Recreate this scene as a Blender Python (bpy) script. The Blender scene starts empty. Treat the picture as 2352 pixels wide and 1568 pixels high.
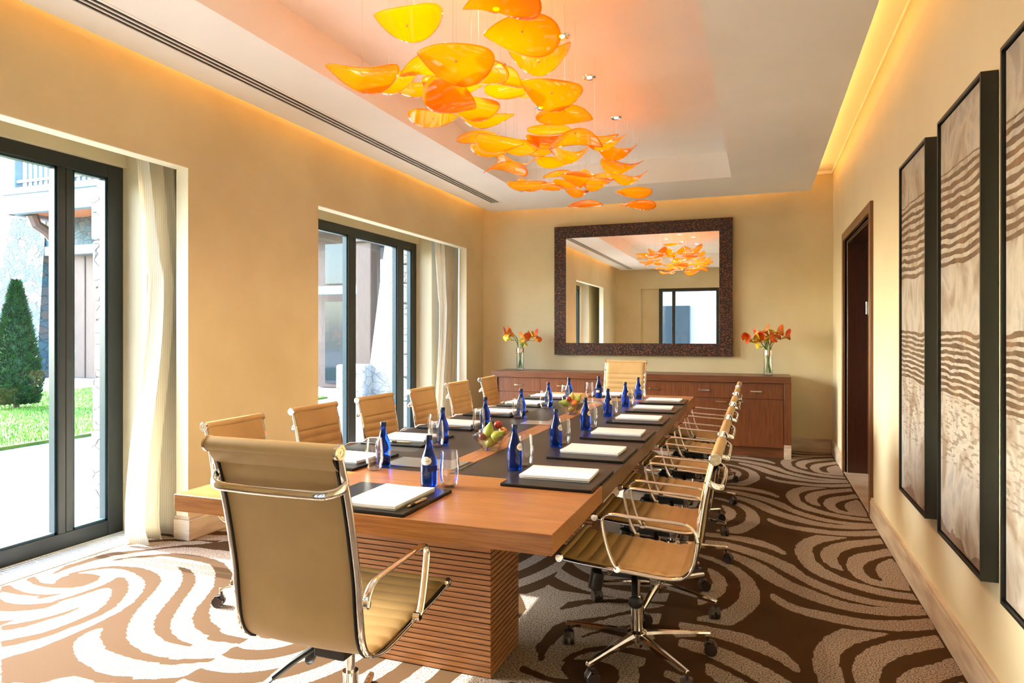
import bpy, math, random
import numpy as np
from mathutils import Vector, Matrix
R = math.radians
random.seed(7)
SC = bpy.context.scene
COL = SC.collection

# ---------------------------------------------------------------- camera, sky, sun, exposure
cam = bpy.data.cameras.new('camera')
cam.sensor_width = 36.0
cam.lens = 36.0 * 1541 / 2352
cam.shift_y = -20.0 / 2352
cam.clip_start = 0.05
cam_o = bpy.data.objects.new('camera', cam)
cam_o.location = (0, 0, 1.37)
cam_o.rotation_euler = (R(90), 0, R(20.27))
COL.objects.link(cam_o)
SC.camera = cam_o

w = bpy.data.worlds.new('sky')
SC.world = w
w.use_nodes = True
nt = w.node_tree
bg = nt.nodes['Background']
sky = nt.nodes.new('ShaderNodeTexSky')
sky.sky_type = 'NISHITA'
sky.sun_disc = False
sky.sun_elevation = R(33)
sky.sun_rotation = R(-90)
sky.air_density = 1.0
sky.dust_density = 2.5
nt.links.new(sky.outputs[0], bg.inputs[0])
bg.inputs[1].default_value = 1.7

sun = bpy.data.lights.new('sun', 'SUN')
sun.energy = 13.0
sun.angle = R(0.6)
sun.color = (1.0, 0.95, 0.87)
sun_o = bpy.data.objects.new('sun', sun)
sun_o.rotation_euler = Vector((-math.cos(R(33.4)), 0.0, math.sin(R(33.4)))).to_track_quat('Z', 'Y').to_euler()
sun_o.location = (-12, 4, 9)
COL.objects.link(sun_o)

SC.view_settings.view_transform = 'Standard'
SC.view_settings.look = 'None'
SC.view_settings.gamma = 1.0
SC.view_settings.use_curve_mapping = False
SC.view_settings.exposure = 1.12
cy = SC.cycles
cy.use_denoising = True
cy.max_bounces = 14
cy.transparent_max_bounces = 24
cy.diffuse_bounces = 6
cy.glossy_bounces = 6
cy.transmission_bounces = 12
cy.caustics_reflective = False
cy.caustics_refractive = False
cy.sample_clamp_indirect = 12.0
cy.blur_glossy = 0.5

for nm, loc, rot, sx, sy in (('daylight_portal', (-4.6, 2.1, 1.28), (0, R(-90), 0), 2.5, 2.6),
                             ('daylight_portal', (-4.6, 6.3, 1.28), (0, R(-90), 0), 2.5, 2.8),
                             ('daylight_portal', (-1.5, -0.75, 1.25), (R(90), 0, 0), 1.9, 2.5)):
    a = bpy.data.lights.new(nm, 'AREA')
    a.shape = 'RECTANGLE'
    a.size, a.size_y = sx, sy
    a.cycles.is_portal = True
    o = bpy.data.objects.new(nm, a)
    o.location = loc
    o.rotation_euler = rot
    COL.objects.link(o)

# ---------------------------------------------------------------- helpers
def tag(o, label=None, cat=None, group=None, kind=None):
    if label: o['label'] = label
    if cat: o['category'] = cat
    if group: o['group'] = group
    if kind: o['kind'] = kind
    return o

def empty(name, loc=(0, 0, 0), rz=0.0, label=None, cat=None, group=None, parent=None):
    o = bpy.data.objects.new(name, None)
    o.empty_display_size = 0.05
    o.location = loc
    o.rotation_euler = (0, 0, rz)
    COL.objects.link(o)
    if parent: o.parent = parent
    return tag(o, label, cat, group)

class MB:
    def __init__(s):
        s.v = []; s.f = []
    def add(s, vs, fs, M=None):
        n = len(s.v)
        for p in vs:
            s.v.append(tuple(M @ Vector(p)) if M is not None else tuple(p))
        s.f += [tuple(i + n for i in f) for f in fs]
        return s
    def box(s, x0, y0, z0, x1, y1, z1, M=None):
        return s.add([(x0, y0, z0), (x1, y0, z0), (x1, y1, z0), (x0, y1, z0), (x0, y0, z1), (x1, y0, z1), (x1, y1, z1), (x0, y1, z1)],
                     [(0, 3, 2, 1), (4, 5, 6, 7), (0, 1, 5, 4), (1, 2, 6, 5), (2, 3, 7, 6), (3, 0, 4, 7)], M)
    def quadprism(s, q, z0, z1):
        return s.add([(x, y, z0) for x, y in q] + [(x, y, z1) for x, y in q],
                     [(3, 2, 1, 0), (4, 5, 6, 7)] + [(i, (i + 1) % 4, (i + 1) % 4 + 4, i + 4) for i in range(4)])
    def lathe(s, prof, n=24, M=None):
        vs = []; fs = []; rings = []
        for r, z in prof:
            if r < 1e-6:
                rings.append([len(vs)]); vs.append((0, 0, z))
            else:
                rings.append(list(range(len(vs), len(vs) + n)))
                vs += [(r * math.cos(2 * math.pi * i / n), r * math.sin(2 * math.pi * i / n), z) for i in range(n)]
        for a, b in zip(rings[:-1], rings[1:]):
            for i in range(n):
                j = (i + 1) % n
                if len(a) == 1 and len(b) == 1: continue
                if len(a) == 1: fs.append((a[0], b[j], b[i]))
                elif len(b) == 1: fs.append((a[i], a[j], b[0]))
                else: fs.append((a[i], a[j], b[j], b[i]))
        return s.add(vs, fs, M)
    def cyl(s, p0, p1, r, r1=None, n=16):
        return s.tube([p0, p1], [r, r if r1 is None else r1], n)
    def tube(s, pts, rad, n=10, up=None, closed=False):
        """rad: number, list of numbers, or (side, up) half widths of an ellipse"""
        P = [Vector(p) for p in pts]
        m = len(P)
        T = []
        for i in range(m):
            if closed: t = P[(i + 1) % m] - P[i - 1]
            else: t = P[min(i + 1, m - 1)] - P[max(i - 1, 0)]
            T.append(t.normalized())
        ref = Vector(up) if up else (Vector((0, 0, 1)) if abs(T[0].z) < 0.9 else Vector((1, 0, 0)))
        side = T[0].cross(ref).normalized()
        vs = []
        for i in range(m):
            if up:
                side = T[i].cross(ref).normalized()
            else:
                side = (side - T[i] * side.dot(T[i])).normalized()
            u = side.cross(T[i]).normalized()
            if isinstance(rad, tuple): a, b = rad
            elif isinstance(rad, list): a = b = rad[i]
            else: a = b = rad
            for k in range(n):
                an = 2 * math.pi * k / n
                vs.append(tuple(P[i] + side * a * math.cos(an) + u * b * math.sin(an)))
        fs = []
        for i in range(m if closed else m - 1):
            j = (i + 1) % m
            for k in range(n):
                l = (k + 1) % n
                fs.append((i * n + k, i * n + l, j * n + l, j * n + k))
        if not closed:
            fs.append(tuple(range(n)))
            fs.append(tuple(reversed(range((m - 1) * n, m * n))))
        return s.add(vs, fs)
    def sphere(s, c, r, n=16, m=10, M=None):
        rx, ry, rz = (r, r, r) if not isinstance(r, tuple) else r
        prof = []
        vs = [(c[0], c[1], c[2] - rz)]
        for i in range(1, m):
            a = -math.pi / 2 + math.pi * i / m
            for k in range(n):
                b = 2 * math.pi * k / n
                vs.append((c[0] + rx * math.cos(a) * math.cos(b), c[1] + ry * math.cos(a) * math.sin(b), c[2] + rz * math.sin(a)))
        vs.append((c[0], c[1], c[2] + rz))
        fs = [(0, 1 + (k + 1) % n, 1 + k) for k in range(n)]
        for i in range(m - 2):
            for k in range(n):
                l = (k + 1) % n
                fs.append((1 + i * n + k, 1 + i * n + l, 1 + (i + 1) * n + l, 1 + (i + 1) * n + k))
        b = 1 + (m - 2) * n
        fs += [(b + k, b + (k + 1) % n, len(vs) - 1) for k in range(n)]
        return s.add(vs, fs, M)
    def grid(s, fn, nu, nv, closed_u=False):
        vs = [fn(i / (nu - (0 if closed_u else 1)), j / (nv - 1)) for j in range(nv) for i in range(nu)]
        fs = []
        for j in range(nv - 1):
            for i in range(nu if closed_u else nu - 1):
                i2 = (i + 1) % nu
                fs.append((j * nu + i, j * nu + i2, (j + 1) * nu + i2, (j + 1) * nu + i))
        return s.add(vs, fs)

def fix_normals(me):
    import bmesh
    b = bmesh.new(); b.from_mesh(me)
    bmesh.ops.recalc_face_normals(b, faces=b.faces)
    b.to_mesh(me); b.free()

def obj(name, mb, mat, parent=None, bevel=0.0, smooth=True, seg=2, ang=35, fix=True):
    me = bpy.data.meshes.new(name)
    me.from_pydata(mb.v, [], mb.f)
    me.update()
    if fix: fix_normals(me)
    if mat: me.materials.append(mat)
    if smooth:
        me.shade_smooth()
        me.set_sharp_from_angle(angle=R(ang))
    o = bpy.data.objects.new(name, me)
    COL.objects.link(o)
    if parent: o.parent = parent
    if bevel:
        b = o.modifiers.new('bevel', 'BEVEL')
        b.width = bevel; b.segments = seg; b.limit_method = 'ANGLE'; b.angle_limit = R(40)
        b.harden_normals = False
    return o

def struct(name, mb, mat, parent=None, **k):
    o = obj(name, mb, mat, parent, **k)
    if parent is None: o['kind'] = 'structure'
    return o

def copy_tree(o, parent=None, **props):
    c = o.copy(); COL.objects.link(c); c.parent = parent
    for ch in list(o.children): copy_tree(ch, c)
    for k, v in props.items(): c[k] = v
    return c

# ---------------------------------------------------------------- materials
def new_mat(name):
    m = bpy.data.materials.new(name)
    m.use_nodes = True
    return m, m.node_tree, m.node_tree.nodes['Principled BSDF']

def N(nt, typ, **kw):
    n = nt.nodes.new(typ)
    for k, v in kw.items():
        if k.startswith('i_'):
            key = k[2:]
            n.inputs[int(key) if key.isdigit() else key.replace('_', ' ')].default_value = v
        else: setattr(n, k, v)
    return n

def coords(nt, scale=(1, 1, 1), rot=(0, 0, 0), kind='Object', loc=(0, 0, 0)):
    t = N(nt, 'ShaderNodeTexCoord'); m = N(nt, 'ShaderNodeMapping')
    m.inputs['Scale'].default_value = scale; m.inputs['Rotation'].default_value = rot; m.inputs['Location'].default_value = loc
    nt.links.new(t.outputs[kind], m.inputs[0])
    return m.outputs[0]

def ramp(nt, src, stops):
    r = N(nt, 'ShaderNodeValToRGB')
    e = r.color_ramp.elements
    while len(e) < len(stops): e.new(0.5)
    for el, (p, c) in zip(e, stops):
        el.position = p; el.color = (c[0], c[1], c[2], 1)
    nt.links.new(src, r.inputs[0])
    return r.outputs[0]

def bump(nt, b, src, strength=0.2, dist=0.002):
    n = N(nt, 'ShaderNodeBump')
    n.inputs['Strength'].default_value = strength; n.inputs['Distance'].default_value = dist
    nt.links.new(src, n.inputs['Height']); nt.links.new(n.outputs[0], b.inputs['Normal'])

def plain(name, col, rough=0.5, metal=0.0, **kw):
    m, nt, b = new_mat(name)
    b.inputs['Base Color'].default_value = (*col, 1)
    b.inputs['Roughness'].default_value = rough
    b.inputs['Metallic'].default_value = metal
    for k, v in kw.items(): b.inputs[k.replace('_', ' ')].default_value = v
    return m

def mottled(name, c0, c1, scale=6, rough=0.6, bmp=0.0, bscale=200, stretch=(1, 1, 1), lo=0.35, hi=0.65, detail=5, bdist=0.002, **kw):
    m, nt, b = new_mat(name)
    co = coords(nt, stretch)
    n = N(nt, 'ShaderNodeTexNoise', i_Scale=scale, i_Detail=detail)
    nt.links.new(co, n.inputs[0])
    nt.links.new(ramp(nt, n.outputs[0], [(lo, c0), (hi, c1)]), b.inputs['Base Color'])
    b.inputs['Roughness'].default_value = rough
    for k, v in kw.items(): b.inputs[k.replace('_', ' ')].default_value = v
    if bmp:
        n2 = N(nt, 'ShaderNodeTexNoise', i_Scale=bscale, i_Detail=3)
        nt.links.new(co, n2.inputs[0]); bump(nt, b, n2.outputs[0], bmp, bdist)
    return m

def wood(name, c0, c1, axis='x', rough=0.35, scale=1.0, coat=0.0):
    """grain running along axis"""
    m, nt, b = new_mat(name)
    st = {'x': (1.2, 26, 26), 'y': (26, 1.2, 26), 'z': (26, 26, 1.2)}[axis]
    co = coords(nt, tuple(v * scale for v in st))
    n = N(nt, 'ShaderNodeTexNoise', i_Scale=3.0, i_Detail=8, i_Roughness=0.65, i_Distortion=0.4)
    nt.links.new(co, n.inputs[0])
    st2 = {'x': (3, 160, 160), 'y': (160, 3, 160), 'z': (160, 160, 3)}[axis]
    co2 = coords(nt, st2)
    n2 = N(nt, 'ShaderNodeTexNoise', i_Scale=2.0, i_Detail=3)
    nt.links.new(co2, n2.inputs[0])
    mx = N(nt, 'ShaderNodeMix', data_type='FLOAT'); mx.inputs[0].default_value = 0.42
    nt.links.new(n.outputs[0], mx.inputs[2]); nt.links.new(n2.outputs[0], mx.inputs[3])
    mid = tuple((a + d) / 2 for a, d in zip(c0, c1))
    nt.links.new(ramp(nt, mx.outputs[0], [(0.38, c0), (0.5, mid), (0.6, c1)]), b.inputs['Base Color'])
    b.inputs['Roughness'].default_value = rough
    b.inputs['Coat Weight'].default_value = coat
    bump(nt, b, n2.outputs[0], 0.12, 0.001)
    return m

def schlick(nt, ior, boost=1.0, power=5.0):
    lw = N(nt, 'ShaderNodeLayerWeight'); lw.inputs[0].default_value = 0.5
    pw = N(nt, 'ShaderNodeMath', operation='POWER'); pw.inputs[1].default_value = power
    nt.links.new(lw.outputs['Facing'], pw.inputs[0])
    f0 = ((ior - 1) / (ior + 1)) ** 2
    ma = N(nt, 'ShaderNodeMath', operation='MULTIPLY_ADD', use_clamp=True)
    ma.inputs[1].default_value = (1 - f0) * boost; ma.inputs[2].default_value = f0 * boost
    nt.links.new(pw.outputs[0], ma.inputs[0])
    return ma

def glass_mat(name, tint=(0.95, 0.98, 0.97), ior=1.45, boost=1.0, rough=0.0, power=5.0):
    m = bpy.data.materials.new(name); m.use_nodes = True
    nt = m.node_tree; nt.nodes.clear()
    out = N(nt, 'ShaderNodeOutputMaterial'); tr = N(nt, 'ShaderNodeBsdfTransparent'); gl = N(nt, 'ShaderNodeBsdfGlossy')
    tr.inputs[0].default_value = (*tint, 1); gl.inputs['Roughness'].default_value = rough
    mul = schlick(nt, ior, boost, power)
    mx = N(nt, 'ShaderNodeMixShader')
    nt.links.new(mul.outputs[0], mx.inputs[0]); nt.links.new(tr.outputs[0], mx.inputs[1]); nt.links.new(gl.outputs[0], mx.inputs[2])
    nt.links.new(mx.outputs[0], out.inputs[0])
    return m

def emit(name, col, s):
    m = bpy.data.materials.new(name); m.use_nodes = True
    nt = m.node_tree; nt.nodes.clear()
    out = N(nt, 'ShaderNodeOutputMaterial'); e = N(nt, 'ShaderNodeEmission')
    e.inputs[0].default_value = (*col, 1); e.inputs[1].default_value = s
    nt.links.new(e.outputs[0], out.inputs[0])
    return m

M = {}
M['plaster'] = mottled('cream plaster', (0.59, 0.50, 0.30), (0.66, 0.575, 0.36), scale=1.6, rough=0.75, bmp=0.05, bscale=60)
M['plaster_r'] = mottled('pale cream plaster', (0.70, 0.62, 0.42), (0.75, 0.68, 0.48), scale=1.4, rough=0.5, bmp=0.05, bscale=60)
M['ceiling'] = mottled('white ceiling paint', (0.87, 0.87, 0.85), (0.90, 0.90, 0.88), scale=2, rough=0.85)
M['reveal'] = plain('pale reveal paint', (0.80, 0.78, 0.62), 0.7)
M['chrome'] = plain('polished chrome', (0.86, 0.85, 0.83), 0.07, 1.0)
M['steel'] = plain('brushed steel', (0.62, 0.61, 0.58), 0.3, 1.0)
M['black_plastic'] = plain('black plastic', (0.012, 0.013, 0.014), 0.35)
M['brown_plastic'] = plain('dark wheel plastic', (0.03, 0.02, 0.017), 0.3)
M['frame'] = plain('dark grey window frame', (0.022, 0.028, 0.028), 0.35)
M['gasket'] = plain('blue grey gasket', (0.006, 0.035, 0.05), 0.35)
M['window_glass'] = glass_mat('window glass', (0.93, 0.97, 0.98), 1.5, 1.1)
M['clear_glass'] = glass_mat('clear drinking glass', (0.97, 0.98, 0.98), 1.45, 1.5, power=2.6)
M['marble'] = mottled('beige veined stone', (0.42, 0.32, 0.24), (0.66, 0.56, 0.44), scale=3.0, rough=0.3, stretch=(1.2, 1.2, 7), lo=0.3, hi=0.62, detail=8)
M['leather'] = mottled('tan leather', (0.41, 0.275, 0.112), (0.455, 0.31, 0.13), scale=8, rough=0.42, bmp=0.12, bscale=420, bdist=0.0006)
M['black_leather'] = mottled('black desk leather', (0.006, 0.0065, 0.006), (0.010, 0.0105, 0.0095), scale=8, rough=0.33, bmp=0.12, Specular_IOR_Level=0.25, bscale=500, bdist=0.0004)
M['inlay'] = mottled('dark brown leather inlay', (0.021, 0.0175, 0.014), (0.028, 0.0235, 0.019), scale=5, rough=0.42, bmp=0.1, Specular_IOR_Level=0.3, bscale=500, bdist=0.0003)
M['wood_x'] = wood('light walnut across', (0.20, 0.075, 0.020), (0.38, 0.165, 0.052), 'x', 0.3)
M['wood_y'] = wood('light walnut along', (0.20, 0.075, 0.020), (0.38, 0.165, 0.052), 'y', 0.3)
M['wood_dark_y'] = wood('dark walnut along', (0.07, 0.034, 0.016), (0.13, 0.068, 0.03), 'y', 0.32)
M['slat'] = wood('slatted walnut', (0.23, 0.085, 0.028), (0.42, 0.18, 0.065), 'x', 0.4)
M['slat_y'] = wood('slatted walnut side', (0.23, 0.085, 0.028), (0.42, 0.18, 0.065), 'y', 0.4)
M['groove'] = plain('dark groove', (0.012, 0.007, 0.004), 0.8)
M['side_z'] = wood('red brown wood upright', (0.10, 0.030, 0.010), (0.215, 0.072, 0.026), 'z', 0.36)
M['side_x'] = wood('red brown wood across', (0.10, 0.033, 0.013), (0.19, 0.068, 0.027), 'x', 0.32)
M['door_wood'] = wood('dark door wood', (0.032, 0.009, 0.004), (0.062, 0.018, 0.008), 'z', 0.3, coat=0.2)
M['casing_wood'] = wood('door casing wood', (0.12, 0.05, 0.02), (0.2, 0.09, 0.035), 'z', 0.35)
M['paper'] = plain('white paper', (0.82, 0.82, 0.83), 0.6)
M['paper_edge'] = plain('paper edges', (0.62, 0.62, 0.62), 0.8)
M['pen'] = plain('gold pen barrel', (0.55, 0.42, 0.25), 0.3, 0.4)
M['mark'] = plain('silver foil mark', (0.5, 0.5, 0.48), 0.35, 0.6)
M['mark_dark'] = plain('blind embossed mark', (0.006, 0.006, 0.006), 0.5)
M['label'] = plain('white bottle label', (0.8, 0.79, 0.74), 0.4)
M['ink'] = plain('black label ink', (0.03, 0.03, 0.035), 0.5)
M['cap'] = plain('dark blue screw cap', (0.005, 0.02, 0.07), 0.25, 0.3)
M['curtain_mat'] = None
M['mirror'] = plain('silvered mirror', (0.93, 0.94, 0.93), 0.0, 1.0)
M['art_frame'] = plain('black art frame', (0.008, 0.010, 0.009), 0.35)
M['white_metal'] = plain('white diffuser metal', (0.8, 0.8, 0.77), 0.4)
M['dark_slot'] = plain('dark slot', (0.004, 0.005, 0.005), 0.6)
M['cove'] = emit('warm cove strip', (1.0, 0.43, 0.09), 13.0)
M['bulb'] = emit('lit spot bulb', (1.0, 0.86, 0.66), 30.0)
M['silver'] = plain('silver vase band', (0.75, 0.68, 0.62), 0.12, 1.0)
M['stem'] = mottled('green stem', (0.06, 0.18, 0.02), (0.13, 0.30, 0.04), scale=20, rough=0.4)

# blue bottle glass
m, nt, b = new_mat('cobalt bottle glass'); M['bottle'] = m
b.inputs['Base Color'].default_value = (0.006, 0.055, 0.52, 1)
b.inputs['Transmission Weight'].default_value = 0.94
b.inputs['IOR'].default_value = 1.38
b.inputs['Roughness'].default_value = 0.03

# sheer curtain
m = bpy.data.materials.new('sheer curtain'); m.use_nodes = True; nt = m.node_tree; nt.nodes.clear(); M['curtain_mat'] = m
out = N(nt, 'ShaderNodeOutputMaterial'); d = N(nt, 'ShaderNodeBsdfDiffuse'); t = N(nt, 'ShaderNodeBsdfTranslucent'); mx = N(nt, 'ShaderNodeMixShader'); mx.inputs[0].default_value = 0.5
co = coords(nt, (1, 1, 1)); wv = N(nt, 'ShaderNodeTexWave', i_Scale=38.0, i_Distortion=0.4); wv.bands_direction = 'DIAGONAL'
nt.links.new(coords(nt, (1, 1, 0.02)), wv.inputs[0])
c_ = ramp(nt, wv.outputs[0], [(0.2, (0.80, 0.76, 0.66)), (0.8, (0.92, 0.90, 0.83))])
for s_ in (d, t): nt.links.new(c_, s_.inputs[0])
nt.links.new(d.outputs[0], mx.inputs[1]); nt.links.new(t.outputs[0], mx.inputs[2]); nt.links.new(mx.outputs[0], out.inputs[0])

# amber petals
m = bpy.data.materials.new('amber acrylic'); m.use_nodes = True; nt = m.node_tree; nt.nodes.clear(); M['petal'] = m
out = N(nt, 'ShaderNodeOutputMaterial'); tl = N(nt, 'ShaderNodeBsdfTranslucent'); tp = N(nt, 'ShaderNodeBsdfTransparent'); df = N(nt, 'ShaderNodeBsdfDiffuse')
gl = N(nt, 'ShaderNodeBsdfGlossy'); gl.inputs['Roughness'].default_value = 0.03
tl.inputs[0].default_value = (1.0, 0.42, 0.003, 1); tp.inputs[0].default_value = (1.0, 0.70, 0.02, 1); df.inputs[0].default_value = (1.0, 0.35, 0.003, 1)
m1 = N(nt, 'ShaderNodeMixShader'); m1.inputs[0].default_value = 0.46
m2 = N(nt, 'ShaderNodeMixShader'); m2.inputs[0].default_value = 0.28
m3 = N(nt, 'ShaderNodeMixShader'); fr = schlick(nt, 1.42)
nt.links.new(tl.outputs[0], m1.inputs[1]); nt.links.new(tp.outputs[0], m1.inputs[2])
nt.links.new(m1.outputs[0], m2.inputs[1]); nt.links.new(df.outputs[0], m2.inputs[2])
nt.links.new(fr.outputs[0], m3.inputs[0]); nt.links.new(m2.outputs[0], m3.inputs[1]); nt.links.new(gl.outputs[0], m3.inputs[2])
nt.links.new(m3.outputs[0], out.inputs[0])

# stone masonry
def stone(name, scale, cols, rough=0.85, bs=1.0, mort_c=(0.04, 0.05, 0.05)):
    m, nt, b = new_mat(name)
    co = coords(nt, (1, 1, 1.35))
    nz = N(nt, 'ShaderNodeTexNoise', i_Scale=scale * 1.3, i_Detail=2); nt.links.new(co, nz.inputs[0])
    ad = N(nt, 'ShaderNodeVectorMath', operation='MULTIPLY_ADD'); ad.inputs[1].default_value = (0.12, 0.12, 0.12)
    nt.links.new(nz.outputs['Color'], ad.inputs[0]); nt.links.new(co, ad.inputs[2])
    v = N(nt, 'ShaderNodeTexVoronoi', i_Scale=scale); v.feature = 'F1'
    e = N(nt, 'ShaderNodeTexVoronoi', i_Scale=scale); e.feature = 'DISTANCE_TO_EDGE'
    nt.links.new(ad.outputs[0], v.inputs[0]); nt.links.new(ad.outputs[0], e.inputs[0])
    sp = N(nt, 'ShaderNodeSeparateColor'); nt.links.new(v.outputs['Color'], sp.inputs[0])
    c = ramp(nt, sp.outputs[0], [(i / (len(cols) - 1), c) for i, c in enumerate(cols)])
    mort = ramp(nt, e.outputs[0], [(0.0, (0, 0, 0)), (0.035, (1, 1, 1))])
    mixc = N(nt, 'ShaderNodeMix', data_type='RGBA')
    nt.links.new(mort, mixc.inputs[0]); mixc.inputs[6].default_value = (*mort_c, 1)
    nt.links.new(c, mixc.inputs[7]); nt.links.new(mixc.outputs[2], b.inputs['Base Color'])
    b.inputs['Roughness'].default_value = rough
    n2 = N(nt, 'ShaderNodeTexNoise', i_Scale=scale * 4, i_Detail=6); nt.links.new(co, n2.inputs[0])
    mm = N(nt, 'ShaderNodeMath', operation='MULTIPLY_ADD'); mm.inputs[1].default_value = 1.0
    nt.links.new(mort, mm.inputs[0]); nt.links.new(n2.outputs[0], mm.inputs[2])
    bump(nt, b, mm.outputs[0], 0.7, 0.06 * bs)
    return m
M['stone_far'] = stone('grey blue rubble stone', 3.2, [(0.022, 0.065, 0.085), (0.06, 0.125, 0.15), (0.03, 0.095, 0.13), (0.12, 0.10, 0.085), (0.05, 0.11, 0.14)])
M['stone_near'] = stone('pale cut stone', 4.6, [(0.20, 0.19, 0.17), (0.29, 0.28, 0.255), (0.23, 0.24, 0.235)], bs=0.3, mort_c=(0.15, 0.15, 0.14))
M['ext_wood'] = wood('weathered brown wood', (0.065, 0.040, 0.032), (0.12, 0.08, 0.065), 'z', 0.6)
M['ext_beam'] = wood('blue grey painted beam', (0.10, 0.17, 0.21), (0.17, 0.26, 0.31), 'x', 0.5)
M['ext_orange'] = wood('orange soffit boards', (0.4, 0.13, 0.05), (0.55, 0.2, 0.08), 'x', 0.6)
M['ext_glass'] = plain('dark exterior glass', (0.02, 0.035, 0.045), 0.05)
M['render'] = plain('pale exterior render', (0.45, 0.43, 0.38), 0.9)
M['grey_render'] = plain('grey exterior render', (0.20, 0.21, 0.21), 0.9)
LIGHT=[[(0.044,3.781),(0.066,3.783),(0.098,3.735),(0.136,3.687),(0.173,3.656),(0.229,3.633),(0.310,3.621),(0.376,3.609),(0.460,3.592),(0.548,3.612),(0.638,3.645),(0.722,3.694),(0.768,3.717),(0.757,3.586),(0.680,3.541),(0.593,3.503),(0.509,3.489),(0.406,3.490),(0.322,3.505),(0.237,3.527),(0.150,3.569),(0.132,3.587),(0.087,3.635),(0.057,3.691),(0.043,3.739)],
[(-0.359,4.789),(-0.217,4.781),(-0.083,4.771),(0.021,4.714),(0.096,4.631),(0.143,4.543),(0.153,4.471),(0.126,4.469),(0.070,4.542),(-0.004,4.594),(-0.133,4.657),(-0.239,4.684),(-0.352,4.691)],
[(-0.346,4.616),(-0.209,4.610),(-0.105,4.557),(-0.004,4.489),(0.091,4.399),(0.181,4.291),(0.242,4.132),(0.321,4.032),(0.411,3.944),(0.499,3.891),(0.565,3.874),(0.655,3.873),(0.759,3.884),(0.754,3.838),(0.670,3.809),(0.531,3.794),(0.443,3.815),(0.356,3.866),(0.266,3.950),(0.172,4.090),(0.131,4.147),(0.043,4.278),(-0.028,4.347),(-0.126,4.426),(-0.219,4.488),(-0.340,4.533)],
[(-0.216,4.428),(-0.125,4.376),(-0.028,4.299),(0.042,4.202),(0.107,4.082),(0.168,3.983),(0.263,3.904),(0.352,3.822),(0.439,3.780),(0.528,3.773),(0.670,3.807),(0.754,3.838),(0.763,3.752),(0.693,3.720),(0.601,3.680),(0.513,3.666),(0.427,3.671),(0.340,3.697),(0.252,3.744),(0.161,3.823),(0.081,3.906),(0.018,3.994),(-0.049,4.124),(-0.121,4.233),(-0.206,4.330)],
[(-0.363,4.305),(-0.292,4.282),(-0.200,4.204),(-0.118,4.128),(-0.061,4.020),(-0.025,3.912),(-0.006,3.781),(-0.005,3.651),(-0.015,3.570),(-0.053,3.461),(-0.096,3.355),(-0.138,3.291),(-0.168,3.290),(-0.225,3.302),(-0.282,3.296),(-0.286,3.344),(-0.231,3.395),(-0.177,3.467),(-0.133,3.548),(-0.104,3.661),(-0.098,3.796),(-0.107,3.895),(-0.137,4.006),(-0.196,4.114),(-0.261,4.181),(-0.364,4.255)],
[(-0.292,4.079),(-0.228,4.015),(-0.187,3.932),(-0.167,3.834),(-0.169,3.732),(-0.212,3.598),(-0.297,3.477),(-0.311,3.643),(-0.255,3.738),(-0.241,3.832),(-0.267,3.916)],
[(0.563,4.997),(0.459,4.987),(0.353,4.977),(0.265,4.845),(0.212,4.692),(0.203,4.541),(0.217,4.371),(0.258,4.223),(0.328,4.114),(0.421,4.046),(0.466,4.009),(0.555,3.961),(0.643,3.937),(0.756,3.937),(0.752,4.034),(0.659,4.036),(0.570,4.070),(0.479,4.122),(0.411,4.195),(0.357,4.277),(0.313,4.406),(0.304,4.599),(0.323,4.711),(0.384,4.821),(0.482,4.914)],
[(0.749,5.052),(0.637,4.971),(0.541,4.913),(0.442,4.810),(0.373,4.687),(0.346,4.554),(0.352,4.420),(0.387,4.324),(0.455,4.270),(0.445,4.327),(0.435,4.432),(0.439,4.529),(0.479,4.653),(0.554,4.764),(0.683,4.876),(0.753,4.924)],
[(0.755,4.828),(0.662,4.731),(0.569,4.656),(0.507,4.554),(0.473,4.409),(0.474,4.303),(0.497,4.193),(0.551,4.109),(0.619,4.081),(0.753,4.068),(0.759,4.340),(0.753,4.674),(0.670,4.595),(0.597,4.492),(0.560,4.387),(0.556,4.299),(0.579,4.207),(0.633,4.171),(0.623,4.273),(0.623,4.358),(0.636,4.434),(0.675,4.521),(0.744,4.622),(0.766,4.689)]]
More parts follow.
